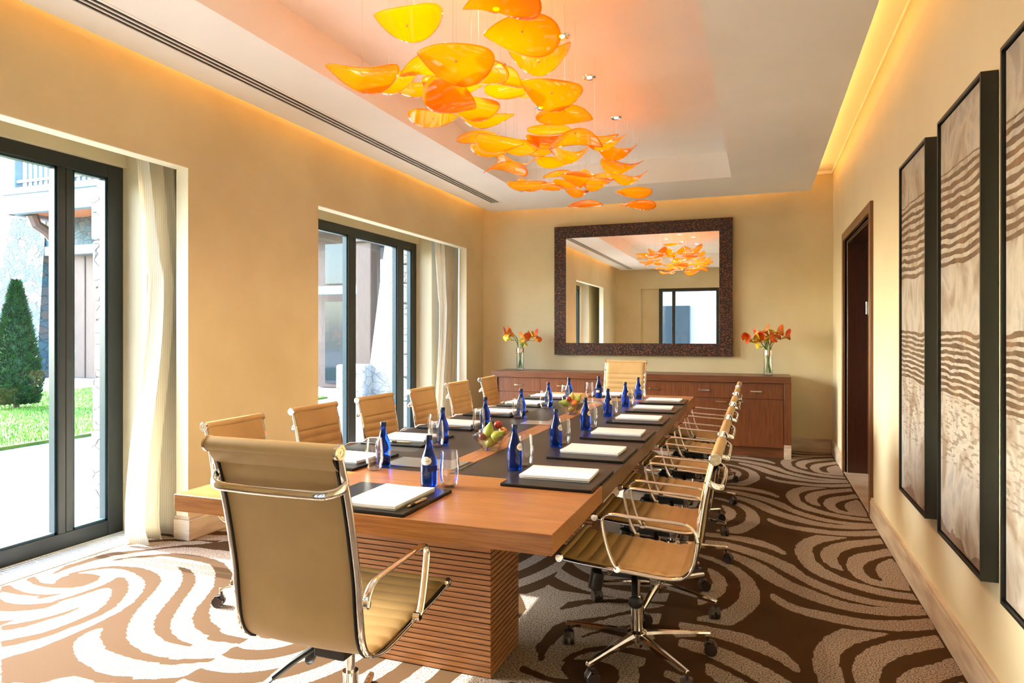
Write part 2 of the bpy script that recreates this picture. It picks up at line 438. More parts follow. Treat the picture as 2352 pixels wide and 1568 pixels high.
DARK=[[(-3.851,3.206),(-3.831,3.305),(-3.743,3.369),(-3.630,3.411),(-3.547,3.484),(-3.391,3.596),(-3.338,3.540),(-3.493,3.430),(-3.562,3.384),(-3.654,3.360),(-3.742,3.297),(-3.793,3.238),(-3.835,3.193)],
[(-3.778,2.664),(-3.832,2.780),(-3.826,2.918),(-3.813,3.030),(-3.785,3.068),(-3.709,3.133),(-3.624,3.193),(-3.553,3.267),(-3.501,3.326),(-3.425,3.364),(-3.270,3.512),(-3.080,3.328),(-3.238,3.326),(-3.382,3.321),(-3.464,3.291),(-3.531,3.247),(-3.601,3.173),(-3.682,3.078),(-3.730,3.024),(-3.743,2.975),(-3.765,2.872),(-3.777,2.768),(-3.762,2.656)],
[(-3.675,2.932),(-3.652,2.991),(-3.603,3.044),(-3.554,3.098),(-3.489,3.140),(-3.424,3.183),(-3.330,3.199),(-3.224,3.202),(-3.101,3.185),(-3.001,3.154),(-2.920,3.101),(-2.816,3.028),(-2.708,2.892),(-2.677,2.781),(-2.612,2.665),(-2.539,2.573),(-2.451,2.495),(-2.362,2.454),(-2.254,2.423),(-2.177,2.413),(-2.142,2.374),(-2.175,2.366),(-2.278,2.366),(-2.378,2.378),(-2.469,2.414),(-2.561,2.487),(-2.641,2.594),(-2.678,2.677),(-2.772,2.840),(-2.898,2.983),(-2.958,3.038),(-3.053,3.101),(-3.141,3.119),(-3.256,3.128),(-3.368,3.131),(-3.450,3.118),(-3.492,3.076),(-3.589,3.032),(-3.669,2.927)],
[(-3.699,2.686),(-3.671,2.774),(-3.621,2.848),(-3.542,2.902),(-3.417,2.917),(-3.304,2.911),(-3.181,2.863),(-3.102,2.804),(-3.030,2.704),(-2.954,2.575),(-2.890,2.467),(-2.826,2.378),(-2.749,2.291),(-2.667,2.223),(-2.580,2.180),(-2.485,2.152),(-2.385,2.146),(-2.306,2.167),(-2.240,2.200),(-2.180,2.239),(-2.083,2.309),(-2.072,2.296),(-2.131,2.240),(-2.173,2.182),(-2.232,2.144),(-2.303,2.118),(-2.381,2.097),(-2.472,2.088),(-2.562,2.098),(-2.661,2.114),(-2.757,2.169),(-2.796,2.193),(-2.841,2.235),(-2.870,2.276),(-2.890,2.227),(-2.883,2.161),(-2.846,2.108),(-2.783,2.059),(-2.708,2.017),(-2.613,1.986),(-2.519,1.965),(-2.444,1.962),(-2.313,1.988),(-2.278,1.958),(-2.438,1.899),(-2.496,1.905),(-2.574,1.906),(-2.621,1.866),(-2.629,1.828),(-2.789,1.769),(-2.994,1.899),(-2.968,1.955),(-2.945,2.017),(-2.939,2.092),(-2.932,2.172),(-2.934,2.262),(-2.945,2.339),(-2.955,2.420),(-2.989,2.525),(-3.059,2.639),(-3.140,2.732),(-3.220,2.789),(-3.336,2.836),(-3.465,2.867),(-3.552,2.851),(-3.622,2.792),(-3.667,2.705)],
[(-3.258,3.022),(-3.204,3.004),(-3.112,2.950),(-3.015,2.865),(-2.943,2.777),(-2.876,2.668),(-2.804,2.545),(-2.747,2.451),(-2.690,2.385),(-2.614,2.320),(-2.534,2.281),(-2.452,2.255),(-2.352,2.259),(-2.268,2.277),(-2.242,2.287),(-2.347,2.280),(-2.424,2.293),(-2.511,2.329),(-2.575,2.375),(-2.642,2.446),(-2.699,2.526),(-2.775,2.642),(-2.852,2.770),(-2.912,2.859),(-2.993,2.933),(-3.087,2.991),(-3.151,3.007)],
[(-3.624,2.580),(-3.668,2.622),(-3.678,2.670),(-3.664,2.714),(-3.622,2.737),(-3.552,2.755),(-3.488,2.741),(-3.450,2.702),(-3.437,2.649),(-3.440,2.599),(-3.470,2.560),(-3.530,2.538),(-3.621,2.518),(-3.728,2.528),(-3.827,2.556),(-3.839,2.603),(-3.829,2.614),(-3.773,2.583),(-3.701,2.559),(-3.609,2.564)],
[(-3.849,2.441),(-3.835,2.474),(-3.782,2.459),(-3.655,2.431),(-3.556,2.435),(-3.489,2.460),(-3.433,2.502),(-3.459,2.438),(-3.515,2.361),(-3.579,2.270),(-3.591,2.277),(-3.533,2.373),(-3.509,2.426),(-3.588,2.410),(-3.684,2.381),(-3.748,2.377)],
[(-3.452,2.189),(-3.422,2.298),(-3.384,2.409),(-3.361,2.539),(-3.353,2.638),(-3.362,2.699),(-3.383,2.749),(-3.374,2.771),(-3.324,2.764),(-3.247,2.719),(-3.146,2.632),(-3.076,2.541),(-3.023,2.451),(-3.005,2.388),(-3.000,2.312),(-3.005,2.226),(-3.010,2.143),(-3.033,2.077),(-3.064,2.018),(-3.103,1.968),(-3.167,2.008),(-3.128,2.061),(-3.078,2.128),(-3.064,2.225),(-3.060,2.312),(-3.067,2.388),(-3.106,2.468),(-3.177,2.555),(-3.239,2.611),(-3.288,2.634),(-3.312,2.605),(-3.326,2.513),(-3.355,2.389),(-3.394,2.279),(-3.441,2.182)],
[(-3.193,2.422),(-3.204,2.326),(-3.235,2.236),(-3.285,2.164),(-3.334,2.114),(-3.273,2.076),(-3.219,2.141),(-3.194,2.230),(-3.173,2.326),(-3.190,2.420)]]

# ---------------------------------------------------------------- room shell
XL, XR, YF, YB = -3.54, 0.785, 8.45, -0.60
ZC, ZT, ZV = 2.987, 3.256, 3.22          # lowered ceiling, tray top, cove top
W1, W2 = (0.85, 3.417), (4.805, 7.90)    # openings in the inner wall skin

# carpet: the swirl motif repeats every 2.91 m across and 1.53 m along the room
def inside(poly, X, Y):
    r = np.zeros(X.shape, bool); n = len(poly)
    for i in range(n):
        x1, y1 = poly[i]; x2, y2 = poly[(i + 1) % n]
        if y1 == y2: continue
        r ^= ((y1 > Y) != (y2 > Y)) & (X < (x2 - x1) * (Y - y1) / (y2 - y1) + x1)
    return r
RES = 0.0075
PX, PY = 2.91, 1.53
nyt = 204
ty = (np.arange(nyt) + .5) * PY / nyt            # y position inside one repeat
def tile(polys, x0, x1, base):
    xs = np.arange(x0, x1, RES)
    X, Yt = np.meshgrid(xs, ty)
    out = np.zeros(X.shape, bool)
    for p in polys:
        for k in range(-3, 5):
            yy = Yt + k * PY
            lo, hi = min(q[1] for q in p), max(q[1] for q in p)
            if k * PY > hi or (k + 1) * PY < lo: continue
            out |= inside(p, X, yy)
    return xs, (out if base == 0 else ~out)
xsr, TR = tile(LIGHT, -0.46, 0.80, 0)
xsl, TL = tile(DARK, -3.92, -2.0, 1)
def blur(A, n):
    A = A.astype(float)
    for _ in range(n):
        A = (np.roll(A, 1, 0) + 2 * A + np.roll(A, -1, 0)) / 4
        B = np.pad(A, ((0, 0), (1, 1)), 'edge')
        A = (B[:, :-2] + 2 * B[:, 1:-1] + B[:, 2:]) / 4
    return A
TR = blur(TR, 2); TL = blur(TL, 2)
def pile(X, Y):
    iy = (np.floor((Y % PY) / PY * nyt)).astype(int) % nyt
    xr = X
    useR = (X > -0.45) | ((X > -2.33) & (X < -2.15))
    xr = np.where(X < -2, X + PX, X)
    xl = np.where(X < -1.08, X, X - PX)
    mid = (X >= -2.15) & (X <= -1.08)            # half turn of the same motif
    ir = np.clip(((xr + 0.46) / RES).astype(int), 0, TR.shape[1] - 1)
    il = np.clip(((np.where(mid, (0.20 - (X + PX)) - PX, xl) + 3.92) / RES).astype(int), 0, TL.shape[1] - 1)
    iym = (np.floor(((8.28 - Y) % PY) / PY * nyt)).astype(int) % nyt
    # where no stroke was traced the motif goes on as nested crescents round its eye
    yl = (Y - 1.90) % PY + 1.90
    ex = np.where(mid, (0.20 - (X + PX)) - PX + 3.55, xl + 3.55)
    ey = np.where(mid, (8.28 - Y - 1.90) % PY + 1.90, yl) - 2.65
    rr = np.hypot(ex * 1.15, ey); an = np.arctan2(ey, ex)
    wv = np.sin(rr * 2 * np.pi / .20 + an * 1.0 + .5)
    cres = np.clip((wv + .15 + .25 * np.cos(an)) * 3 + .5, 0, 1)
    gap = (~useR) & (((xl < -3.34) & ((yl < 2.40) | (yl > 3.44))) | mid)
    base_ = np.where(useR, TR[iy, ir], TL[iy, il])
    return np.where(gap, cres, base_)
gx = np.arange(-3.866, 1.12, 0.0125); gy = np.arange(-0.62, 8.5, 0.0125)
GX, GY = np.meshgrid(gx, gy)
nx, ny = len(gx), len(gy)
me = bpy.data.meshes.new('floor')
me.vertices.add(nx * ny)
co = np.zeros((nx * ny, 3), np.float32); co[:, 0] = GX.ravel(); co[:, 1] = GY.ravel()
me.vertices.foreach_set('co', co.ravel())
a = np.arange(nx * ny, dtype=np.int32).reshape(ny, nx)
q = np.stack([a[:-1, :-1], a[:-1, 1:], a[1:, 1:], a[1:, :-1]], -1).reshape(-1, 4)
me.loops.add(q.size); me.loops.foreach_set('vertex_index', q.ravel())
me.polygons.add(len(q)); me.polygons.foreach_set('loop_start', np.arange(0, q.size, 4, dtype=np.int32))
me.update(calc_edges=True)
at = me.attributes.new('pile', 'FLOAT', 'POINT')
at.data.foreach_set('value', pile(GX, GY).astype(np.float32).ravel())
m, nt, b = new_mat('swirl carpet')
A_ = N(nt, 'ShaderNodeAttribute', attribute_name='pile')
fc = ramp(nt, A_.outputs['Fac'], [(0.44, (0, 0, 0)), (0.56, (1, 1, 1))])
cc = coords(nt)
n1 = N(nt, 'ShaderNodeTexNoise', i_Scale=150.0, i_Detail=2, i_Roughness=0.7); nt.links.new(cc, n1.inputs[0])
n2 = N(nt, 'ShaderNodeTexNoise', i_Scale=400.0, i_Detail=2); nt.links.new(cc, n2.inputs[0])
lightc = ramp(nt, n1.outputs[0], [(0.40, (0.07, 0.045, 0.031)), (0.54, (0.40, 0.32, 0.26))])
darkc = ramp(nt, n2.outputs[0], [(0.3, (0.036, 0.0155, 0.004)), (0.7, (0.078, 0.037, 0.011))])
mixc = N(nt, 'ShaderNodeMix', data_type='RGBA')
nt.links.new(fc, mixc.inputs[0]); nt.links.new(darkc, mixc.inputs[6]); nt.links.new(lightc, mixc.inputs[7])
nt.links.new(mixc.outputs[2], b.inputs['Base Color']); b.inputs['Roughness'].default_value = 0.95
b.inputs['Specular IOR Level'].default_value = 0.15
bump(nt, b, n2.outputs[0], 0.5, 0.003)
me.materials.append(m)
floor = bpy.data.objects.new('floor', me); COL.objects.link(floor); floor['kind'] = 'structure'
struct('floor_slab', MB().box(-3.866, -0.8, -0.25, 1.3, 8.7, -0.004).box(-4.5, -0.8, -0.25, -3.866, 0.80, 0).box(-4.5, 3.43, -0.25, -3.866, 4.84, 0).box(-4.5, 7.66, -0.25, -3.866, 8.7, 0).box(-4.5, .8, -.25, -3.866, 3.43, -.08).box(-4.5, 4.84, -.25, -3.866, 7.66, -.08).box(-4.5, .8, -.08, -4.13, 3.43, 0).box(-4.5, 4.84, -.08, -4.13, 7.66, 0), M['render'], smooth=False)

# left wall: inner skin, curtain pocket behind it, outer masonry
mb = MB()
for y0, y1 in ((YB, W1[0]), (W1[1], W2[0]), (W2[1], YF + .15)):
    mb.box(XL - .10, y0, 0, XL, y1, ZV)
for y0, y1 in (W1, W2):
    mb.box(XL - .10, y0, 2.46, XL, y1, ZV)
wl = struct('wall_left', mb, M['plaster'], smooth=False)
mb = MB()                                   # pale painted edges of the two openings
for y0, y1 in (W1, W2):
    mb.box(XL - .103, y1 - .002, 0.0, XL - .002, y1 + .004, 2.46)
    mb.box(XL - .103, y0 - .004, 0.0, XL - .002, y0 + .002, 2.46)
    mb.box(XL - .103, y0, 2.456, XL - .002, y1, 2.462)
struct('trim_1', mb, M['reveal'], smooth=False)
mb = MB()
for y0, y1 in ((-0.8, 0.78), (3.43, 4.84), (7.66, 8.62)):
    mb.box(-4.2, y0, 0, -3.92, y1, ZV)
mb.box(-4.2, 0.78, 2.51, -4.10, 3.43, ZV); mb.box(-4.2, 4.84, 2.51, -4.10, 7.66, ZV)
mb.box(-4.2, -0.8, ZV, -3.6, 8.6, ZV + .05)
struct('wall_left_outer', mb, M['plaster_r'], smooth=False)
# stone cladding outside: courses of cut stones
random.seed(3)
mb = MB()
for y0, y1 in ((-1.6, 0.75), (3.46, 4.80), (7.70, 9.6)):
    z = -.1
    while z < 2.56:
        h = random.uniform(.22, .42); y = y0
        while y < y1 - .01:
            wd = random.uniform(.3, .55)
            e = min(y + wd, y1)
            if y1 - e < .15: e = y1
            ja, jb = random.uniform(-.02, .02), random.uniform(-.025, .025)
            mb.box(-4.47 + ja, y + (jb if y == y0 else .004), z + .004, -4.2, e - .004, min(z + h - .004, 2.58))
            y = e
        z += h
mb.box(-4.45, -1.6, 2.585, -4.2, 9.6, 3.6)
struct('wall_left_stone', mb, M['stone_near'], bevel=0.018, seg=2)

struct('wall_far', MB().box(XL - .1, YF, 0, XR + .2, YF + .15, ZV + .05), M['plaster'], smooth=False)
DY0, DY1, DZ = 5.64, 7.31, 2.27              # door opening
mb = MB().box(XR, YB, 0, XR + .22, DY0, ZV).box(XR, DY1, 0, XR + .22, YF, ZV).box(XR, DY0, DZ, XR + .22, DY1, ZV)
struct('wall_right', mb, M['plaster_r'], smooth=False)
BX0, BX1, BZ = -2.43, -0.93, 2.52
mb = MB().box(-4.5, YB - .25, 0, BX0 - .45, YB, ZV).box(BX0 - .45, YB - .25, 0, BX0, YB - .12, 2.5).box(BX1, YB - .25, 0, XR + .22, YB, ZV)
mb.box(BX0 - .45, YB - .25, 2.5, BX1, YB, ZV)
struct('wall_near', mb, M['plaster'], smooth=False)

# ceiling: lowered slab held off the walls, tray in its middle, cove above
CX0, CX1, CY0, CY1 = -3.375, 0.546, -0.46, 8.33
TX0, TX1, TY0, TY1 = -2.575, -0.277, 0.25, 7.33
VX0, VX1, VY0, VY1 = -3.140, -3.000, -0.25, 7.77
mb = MB()
mb.box(CX0, CY0, ZC, VX0, CY1, ZC + .09).box(VX1, CY0, ZC, TX0 - .03, CY1, ZC + .09).box(TX1 + .03, CY0, ZC, CX1, CY1, ZC + .09)
mb.box(VX0, CY0, ZC, VX1, VY0, ZC + .09).box(VX0, VY1, ZC, VX1, CY1, ZC + .09)
mb.box(TX0 - .03, CY0, ZC, TX1 + .03, TY0 - .03, ZC + .09).box(TX0 - .03, TY1 + .03, ZC, TX1 + .03, CY1, ZC + .09)
mb.box(TX0 - .03, TY0, ZC, TX0, TY1, ZT).box(TX1, TY0, ZC, TX1 + .03, TY1, ZT)
mb.box(TX0 - .03, TY1, ZC, TX1 + .03, TY1 + .03, ZT).box(TX0 - .03, TY0 - .03, ZC, TX1 + .03, TY0, ZT)
mb.box(TX0 - .05, TY0 - .05, ZT, TX1 + .05, TY1 + .05, ZT + .04)
struct('ceiling', mb, M['ceiling'], smooth=False)
mb = MB().box(XL - .1, YB - .1, ZV, TX0 - .03, YF + .15, ZV + .1).box(TX1 + .03, YB - .1, ZV, XR + .22, YF + .15, ZV + .1)
mb.box(TX0 - .03, TY1 + .03, ZV, TX1 + .03, YF + .15, ZV + .1).box(TX0 - .03, YB - .1, ZV, TX1 + .03, TY0 - .03, ZV + .1)
struct('ceiling_cove', mb, M['ceiling'], smooth=False)
struct('trim_2', MB().box(CX1, YF - .02, ZV - .035, XR, YF, ZV).box(XR - .012, YB, ZV - .03, XR, YF, ZV), M['ceiling'], smooth=False)
struct('ceiling_roof', MB().box(-4.6, -0.9, 3.4, 1.1, 8.8, 3.6), M['render'], smooth=False)

# cove strips lie on top of the lowered slab
for (x0, y0, x1, y1, d) in ((CX0 + .03, 0, CX0 + .045, 8.2, 'window wall'), (CX1 - .045, -.3, CX1 - .03, 8.2, 'painting wall'), (CX0 + .15, CY1 - .045, CX1 - .15, CY1 - .03, 'mirror wall')):
    o = obj('cove_light', MB().box(x0, y0, ZC + .09, x1, y1, ZC + .102), M['cove'], smooth=False)
    tag(o, 'warm orange light strip hidden in the ceiling cove along the ' + d, 'cove light', 'cove light strips')

# linear vent
t = empty('ceiling_vent', ((VX0 + VX1) / 2, (VY0 + VY1) / 2, ZC), 0, 'long white linear air vent with three black slots in the ceiling', 'vent')
def rel(o, p):
    o.location = (-p.location[0], -p.location[1], -p.location[2]); return o
fr_ = MB()
sl = (-3.132, -3.0915, -3.051)
edges = [VX0] + [v for s_ in sl for v in (s_, s_ + .030)] + [VX1]
for i in range(0, len(edges), 2): fr_.box(edges[i], VY0, ZC - .003, edges[i + 1], VY1, ZC + .03)
for yy in (VY0, VY1 - .02): fr_.box(VX0, yy, ZC - .0025, VX1, yy + .02, ZC + .03)
rel(obj('frame', fr_, M['ceiling'], t, smooth=False), t)
for s_ in sl: rel(obj('slot', MB().box(s_ - .002, VY0 + .01, ZC + .003, s_ + .032, VY1 - .01, ZC + .012), M['dark_slot'], t, smooth=False), t)

# downlights in the tray
spots = [(-1.18, 5.83, 'farthest from the camera'), (-1.18, 4.84, 'second from the far end'), (-1.18, 4.11, 'third from the far end, right of the amber chandelier'),
         (-1.44, 3.63, 'just beyond the big amber petal at the top'), (-1.75, 3.10, 'over the left edge of the amber chandelier'), (-1.22, 3.20, 'over the middle of the amber chandelier'),
         (-1.50, 2.60, 'over the near end of the amber chandelier'), (-1.25, 2.10, 'nearest the camera'), (-1.72, 4.40, 'added out of sight to light the middle chandelier petals'), (-1.72, 5.35, 'added out of sight to light the far left chandelier petals')]  # last two are added, unseen, to brighten the petals on the left
for i, (x, y, d) in enumerate(spots):
    if i == 0:
        t = empty('ceiling_downlight', (x, y, ZT), 0, 'x', 'downlight', 'downlights in the ceiling tray')
        obj('rim', MB().lathe([(.030, -.001), (.030, -.006), (.046, -.009), (.050, -.006), (.052, 0), (.030, 0)], 28), M['chrome'], t)
        obj('bulb', MB().lathe([(0, -.0045), (.016, -.006), (.018, -.003), (.018, -.001), (0, -.001)], 20), M['bulb'], t)
        obj('bezel', MB().lathe([(.018, -.003), (.029, -.005), (.0295, -.001), (.018, -.001)], 24), M['steel'], t)
        first = t
    else:
        t = copy_tree(first); t.location = (x, y, ZT)
    t['label'] = 'round chrome ceiling downlight ' + d
    L = bpy.data.lights.new('downlight_beam', 'SPOT')
    L.energy = 25; L.color = (1.0, 0.80, 0.52); L.spot_size = R(128); L.spot_blend = 0.9; L.shadow_soft_size = 0.03
    lo = bpy.data.objects.new('downlight_beam', L); lo.location = (x, y, ZT - .03); COL.objects.link(lo)

# baseboards
BH = .155
def base(name, boxes):
    mb = MB()
    for bx in boxes:
        x0, y0, x1, y1 = bx
        mb.box(x0, y0, 0, x1, y1, BH - .02)
        cx, cy_ = (x0 + x1) / 2, (y0 + y1) / 2
        mb.box(x0 + .004, y0 + .004, BH - .02, x1 - .004, y1 - .004, BH)
    return struct(name, mb, M['marble'], bevel=.004)
base('baseboard_right', [(XR - .022, YB, XR + .01, 5.56), (XR - .022, 7.39, XR + .01, YF)])
base('baseboard_far', [(XL, YF - .022, XR - .022, YF + .01)])
base('baseboard_left', [(XL - .115, W1[1] - .015, XL + .022, W2[0] + .015), (XL - .115, W2[1] - .015, XL + .022, YF - .022), (XL - .115, YB, XL + .022, W1[0] + .015),
                        (-4.09, 3.415, -3.90, 3.44), (-4.09, 7.645, -3.90, 7.67)])

# door in the right wall
d1 = empty('door_1', (XR, (DY0 + DY1) / 2, 0)); d1['kind'] = 'structure'
def relp(o, p):
    o.matrix_parent_inverse = p.matrix_basis.inverted(); return o
P0 = d1.location
mb = MB().box(XR - .022, DY0 - .08, 0, XR + .02, DY0, DZ + .075).box(XR - .022, DY1, 0, XR + .02, DY1 + .08, DZ + .075).box(XR - .022, DY0, DZ, XR + .02, DY1, DZ + .075)
relp(obj('casing', mb, M['casing_wood'], d1, bevel=.003), d1)
mb = MB().box(XR + .02, DY1 - .03, 0, XR + .24, DY1, DZ).box(XR + .02, DY0, 0, XR + .24, DY0 + .03, DZ).box(XR + .02, DY0, DZ - .03, XR + .24, DY1, DZ)
relp(obj('lining', mb, M['door_wood'], d1, bevel=.002), d1)
lf = relp(obj('leaf', MB().box(XR + .19, DY0 + .03, .01, XR + .235, DY1 - .03, DZ - .03), M['door_wood'], d1, bevel=.002), d1)
relp(obj('hinge', MB().cyl((XR + .185, DY1 - .035, 1.55), (XR + .185, DY1 - .035, 1.67), .008), M['steel'], d1), d1)
relp(obj('threshold', MB().box(XR - .01, DY0, 0.0, XR + .24, DY1, .006), M['marble'], d1, smooth=False), d1)

# glazed doors to the terrace
def glazing(name, y0, y1, posts, x=-4.14, zt=2.51, fw=.115):
    """posts: (ya, yb) of uprights between the outer frame members"""
    t = empty(name, (x, (y0 + y1) / 2, 0)); t['kind'] = 'structure'
    f = MB()
    f.box(x - .07, y0, 0, x, y0 + fw, zt).box(x - .07, y1 - fw, 0, x, y1, zt).box(x - .07, y0 + fw, 0, x, y1 - fw, .10).box(x - .07, y0 + fw, zt - .09, x, y1 - fw, zt)
    relp(obj('window_frame', f, M['frame'], t, bevel=.004), t)
    cuts = [y0 + fw] + [v for p in posts for v in p] + [y1 - fw]
    for a_, b_ in posts:
        p_ = MB().box(x - .07, a_, .10, x + .004, (a_ + b_) / 2 - .003, zt - .09).box(x - .07, (a_ + b_) / 2 + .003, .10, x - .004, b_, zt - .09)
        relp(obj('mullion', p_, M['frame'], t, bevel=.004), t)
    for k in range(0, len(cuts), 2):
        a_, b_ = cuts[k], cuts[k + 1]
        g = .014
        gs = MB().box(x - .062, a_, .10, x - .012, a_ + g, zt - .09).box(x - .062, b_ - g, .10, x - .012, b_, zt - .09)
        gs.box(x - .062, a_, .10, x - .012, b_, .10 + g).box(x - .062, a_, zt - .09 - g, x - .012, b_, zt - .09)
        relp(obj('gasket', gs, M['gasket'], t, smooth=False), t)
        relp(obj('glass_pane', MB().box(x - .044, a_ + .002, .102, x - .036, b_ - .002, zt - .092), M['window_glass'], t, smooth=False), t)
    return t
glazing('window_1', 0.80, 3.43, [(1.10, 1.20), (2.968, 3.073)])
glazing('window_2', 4.86, 7.68, [(6.14, 6.29), (7.18, 7.34)], fw=.14)
# glazed door behind the camera (seen in the mirror)
t = empty('window_3', ((BX0 + BX1) / 2, YB - .1, 0)); t['kind'] = 'structure'
f = MB()
f.box(BX0, YB - .15, 0, BX0 + .09, YB - .07, BZ).box(BX1 - .09, YB - .15, 0, BX1, YB - .07, BZ).box(BX0 + .09, YB - .15, 0, BX1 - .09, YB - .07, .1).box(BX0 + .09, YB - .15, BZ - .10, BX1 - .09, YB - .07, BZ)
f.box(-2.10, YB - .15, .1, -2.02, YB - .07, BZ - .1)
relp(obj('window_frame', f, M['frame'], t, bevel=.004), t)
for a_, b_ in ((BX0 + .09, -2.10), (-2.02, BX1 - .09)):
    relp(obj('glass_pane', MB().box(a_, YB - .114, .1, b_, YB - .106, BZ - .1), M['window_glass'], t, smooth=False), t)

# trench grilles in front of the glazing
for yy0, yy1, nm in ((0.86, 3.42, 'nearer window beside the sunlit carpet'), (4.87, 7.64, 'farther window behind the left chairs')):
    mb = MB().box(-4.125, yy0, -.02, -4.115, yy1, .004).box(-3.873, yy0, -.02, -3.862, yy1, .005)
    y = yy0
    while y < yy1:
        mb.box(-4.115, y, -0.012, -3.873, y + .0075, .004); y += .0185
    t = empty('floor_grille', (-3.99, (yy0 + yy1) / 2, 0), 0, 'pale slatted metal floor grille under the ' + nm, 'grille', 'floor grilles')
    relp(obj('slats', mb, M['white_metal'], t, smooth=False), t)
    relp(obj('tray', MB().box(-4.115, yy0, -.075, -3.873, yy1, -.045), M['gasket'], t, smooth=False), t)

# curtains bunched in the pocket at the far jamb of each opening
def curtain(x, y0, y1, zt, seed, label):
    rnd = random.Random(seed)
    ph = [rnd.uniform(0, 6.28) for _ in range(4)]
    def fn(u, v):
        z = .012 + v * (zt - .012)
        y = y0 + (y1 - y0) * u
        sq = .74 + .26 * (.5 + .5 * math.cos(2 * math.pi * (v - .02) * .9)) if v < .6 else .74 + .26 * (v - .55) / .45 * (v > .55)
        y = y1 - (y1 - y) * sq
        k = 2 * math.pi * (5.2 * u)
        amp = .045 + .02 * math.sin(ph[0] + 3 * v)
        xx = x + amp * math.sin(k + ph[1] + .7 * math.sin(2.2 * v + ph[2])) + .02 * math.sin(2.3 * k + ph[3])
        if v < .05: xx += .05 * (1 - v / .05) ** 2 * (.5 + .5 * math.sin(k + ph[1]))
        return (xx, y + .012 * math.cos(k + ph[1]), z)
    mb = MB().grid(fn, 120, 40)
    t = obj('curtain', mb, M['curtain_mat'], fix=False)
    s_ = t.modifiers.new('cloth', 'SOLIDIFY'); s_.thickness = .0012
    tag(t, label, 'curtain', 'sheer curtains')
curtain(-3.78, 3.17, 3.80, 2.95, 1, 'sheer off-white curtain bunched beside the nearer window at the far left')
curtain(-3.78, 7.52, 8.10, 2.95, 5, 'sheer off-white curtain bunched beside the farther window near the mirror wall')

# ---------------------------------------------------------------- outside
m, nt, b = new_mat('stone paving')
co_ = coords(nt, (1, 1, 1), (0, 0, R(12)))
br = N(nt, 'ShaderNodeTexBrick', i_Scale=1.0); br.inputs['Color1'].default_value = (0.26, 0.245, 0.235, 1); br.inputs['Color2'].default_value = (0.34, 0.315, 0.30, 1)
br.inputs['Mortar'].default_value = (0.09, 0.085, 0.08, 1); br.inputs['Mortar Size'].default_value = 0.012; br.inputs['Brick Width'].default_value = 0.62; br.inputs['Row Height'].default_value = 0.3
nt.links.new(co_, br.inputs[0]); nt.links.new(br.outputs[0], b.inputs['Base Color']); b.inputs['Roughness'].default_value = .85
M['paving'] = m
struct('terrace_ground', MB().box(-40, -14, -.5, -4.47, 40, -.02), M['paving'], smooth=False)
struct('terrace_ground_near', MB().box(-4.47, -14, -.5, 12, -.85, -.02), M['paving'], smooth=False)
M['soil'] = mottled('lawn soil', (0.035, 0.09, 0.01), (0.08, 0.17, 0.015), scale=4, rough=1)
mb = MB().quadprism([(-15.6, -6), (-8.05, -6), (-8.60, 12), (-15.9, 12)], -.02, .02)
o = obj('lawn', mb, M['soil'], smooth=False); tag(o, 'green lawn beyond the paving outside the nearer window', 'lawn', kind='stuff')
random.seed(11)
gr = MB(); vs = []; fs = []
for i in range(52000):
    y = random.uniform(4.0, 11.95); xr_ = -8.05 - .55 * (y + 6) / 18
    x = random.uniform(-15.4, xr_ - .02)
    h = random.uniform(.025, .06); a_ = random.uniform(0, 6.28); wdt = .006
    dx, dy = math.cos(a_) * wdt, math.sin(a_) * wdt; lx, ly = random.uniform(-.03, .03), random.uniform(-.03, .03)
    n = len(vs)
    vs += [(x - dx, y - dy, .018), (x + dx, y + dy, .018), (x + lx, y + ly, .018 + h)]; fs.append((n, n + 1, n + 2))
gr.v, gr.f = vs, fs
m, nt, b = new_mat('grass blade'); b.inputs['Roughness'].default_value = .6
oi = N(nt, 'ShaderNodeTexNoise', i_Scale=3.0); nt.links.new(coords(nt), oi.inputs[0])
nt.links.new(ramp(nt, oi.outputs[0], [(.35, (0.06, 0.19, 0.008)), (.65, (0.16, 0.34, 0.02))]), b.inputs['Base Color'])
o = obj('grass', gr, m, smooth=False, fix=False); tag(o, 'short green grass blades of the lawn outside', 'grass', kind='stuff')

# conical evergreen
t = empty('conifer', (-12.5, 8.2, 0), 0, 'dark green conical evergreen shrub on the lawn outside the window', 'tree')
random.seed(4)
mb = MB()
def crown(z): 
    v = (z - .12) / 2.2
    return .40 * (1 - v) ** .8 * (.75 + .35 * min(1, v * 5)) + .02
mb.lathe([(0, .1)] + [(crown(.12 + 2.2 * i / 12) * .78, .12 + 2.2 * i / 12) for i in range(12)] + [(0, 2.28)], 16)
for i in range(9000):
    z = .10 + 2.2 * random.random() ** 1.25; r = crown(z) * random.uniform(.72, 1.06); a_ = random.uniform(0, 6.283)
    c_ = Vector((r * math.cos(a_), r * math.sin(a_), z)); o_ = Vector((math.cos(a_), math.sin(a_), .9)).normalized()
    s_ = o_.cross(Vector((random.uniform(-1, 1), random.uniform(-1, 1), random.uniform(-1, 1)))).normalized() * random.uniform(.010, .018)
    l_ = random.uniform(.04, .085); n = len(mb.v)
    mb.v += [tuple(c_ - s_), tuple(c_ + s_), tuple(c_ + o_ * l_)]; mb.f.append((n, n + 1, n + 2))
M['conifer'] = mottled('evergreen foliage', (0.006, 0.03, 0.008), (0.02, 0.08, 0.012), scale=9, rough=.7)
obj('foliage', mb, M['conifer'], t, smooth=False, fix=False)
obj('trunk', MB().cyl((0, 0, 0), (0, 0, .3), .05), M['ext_wood'], t)

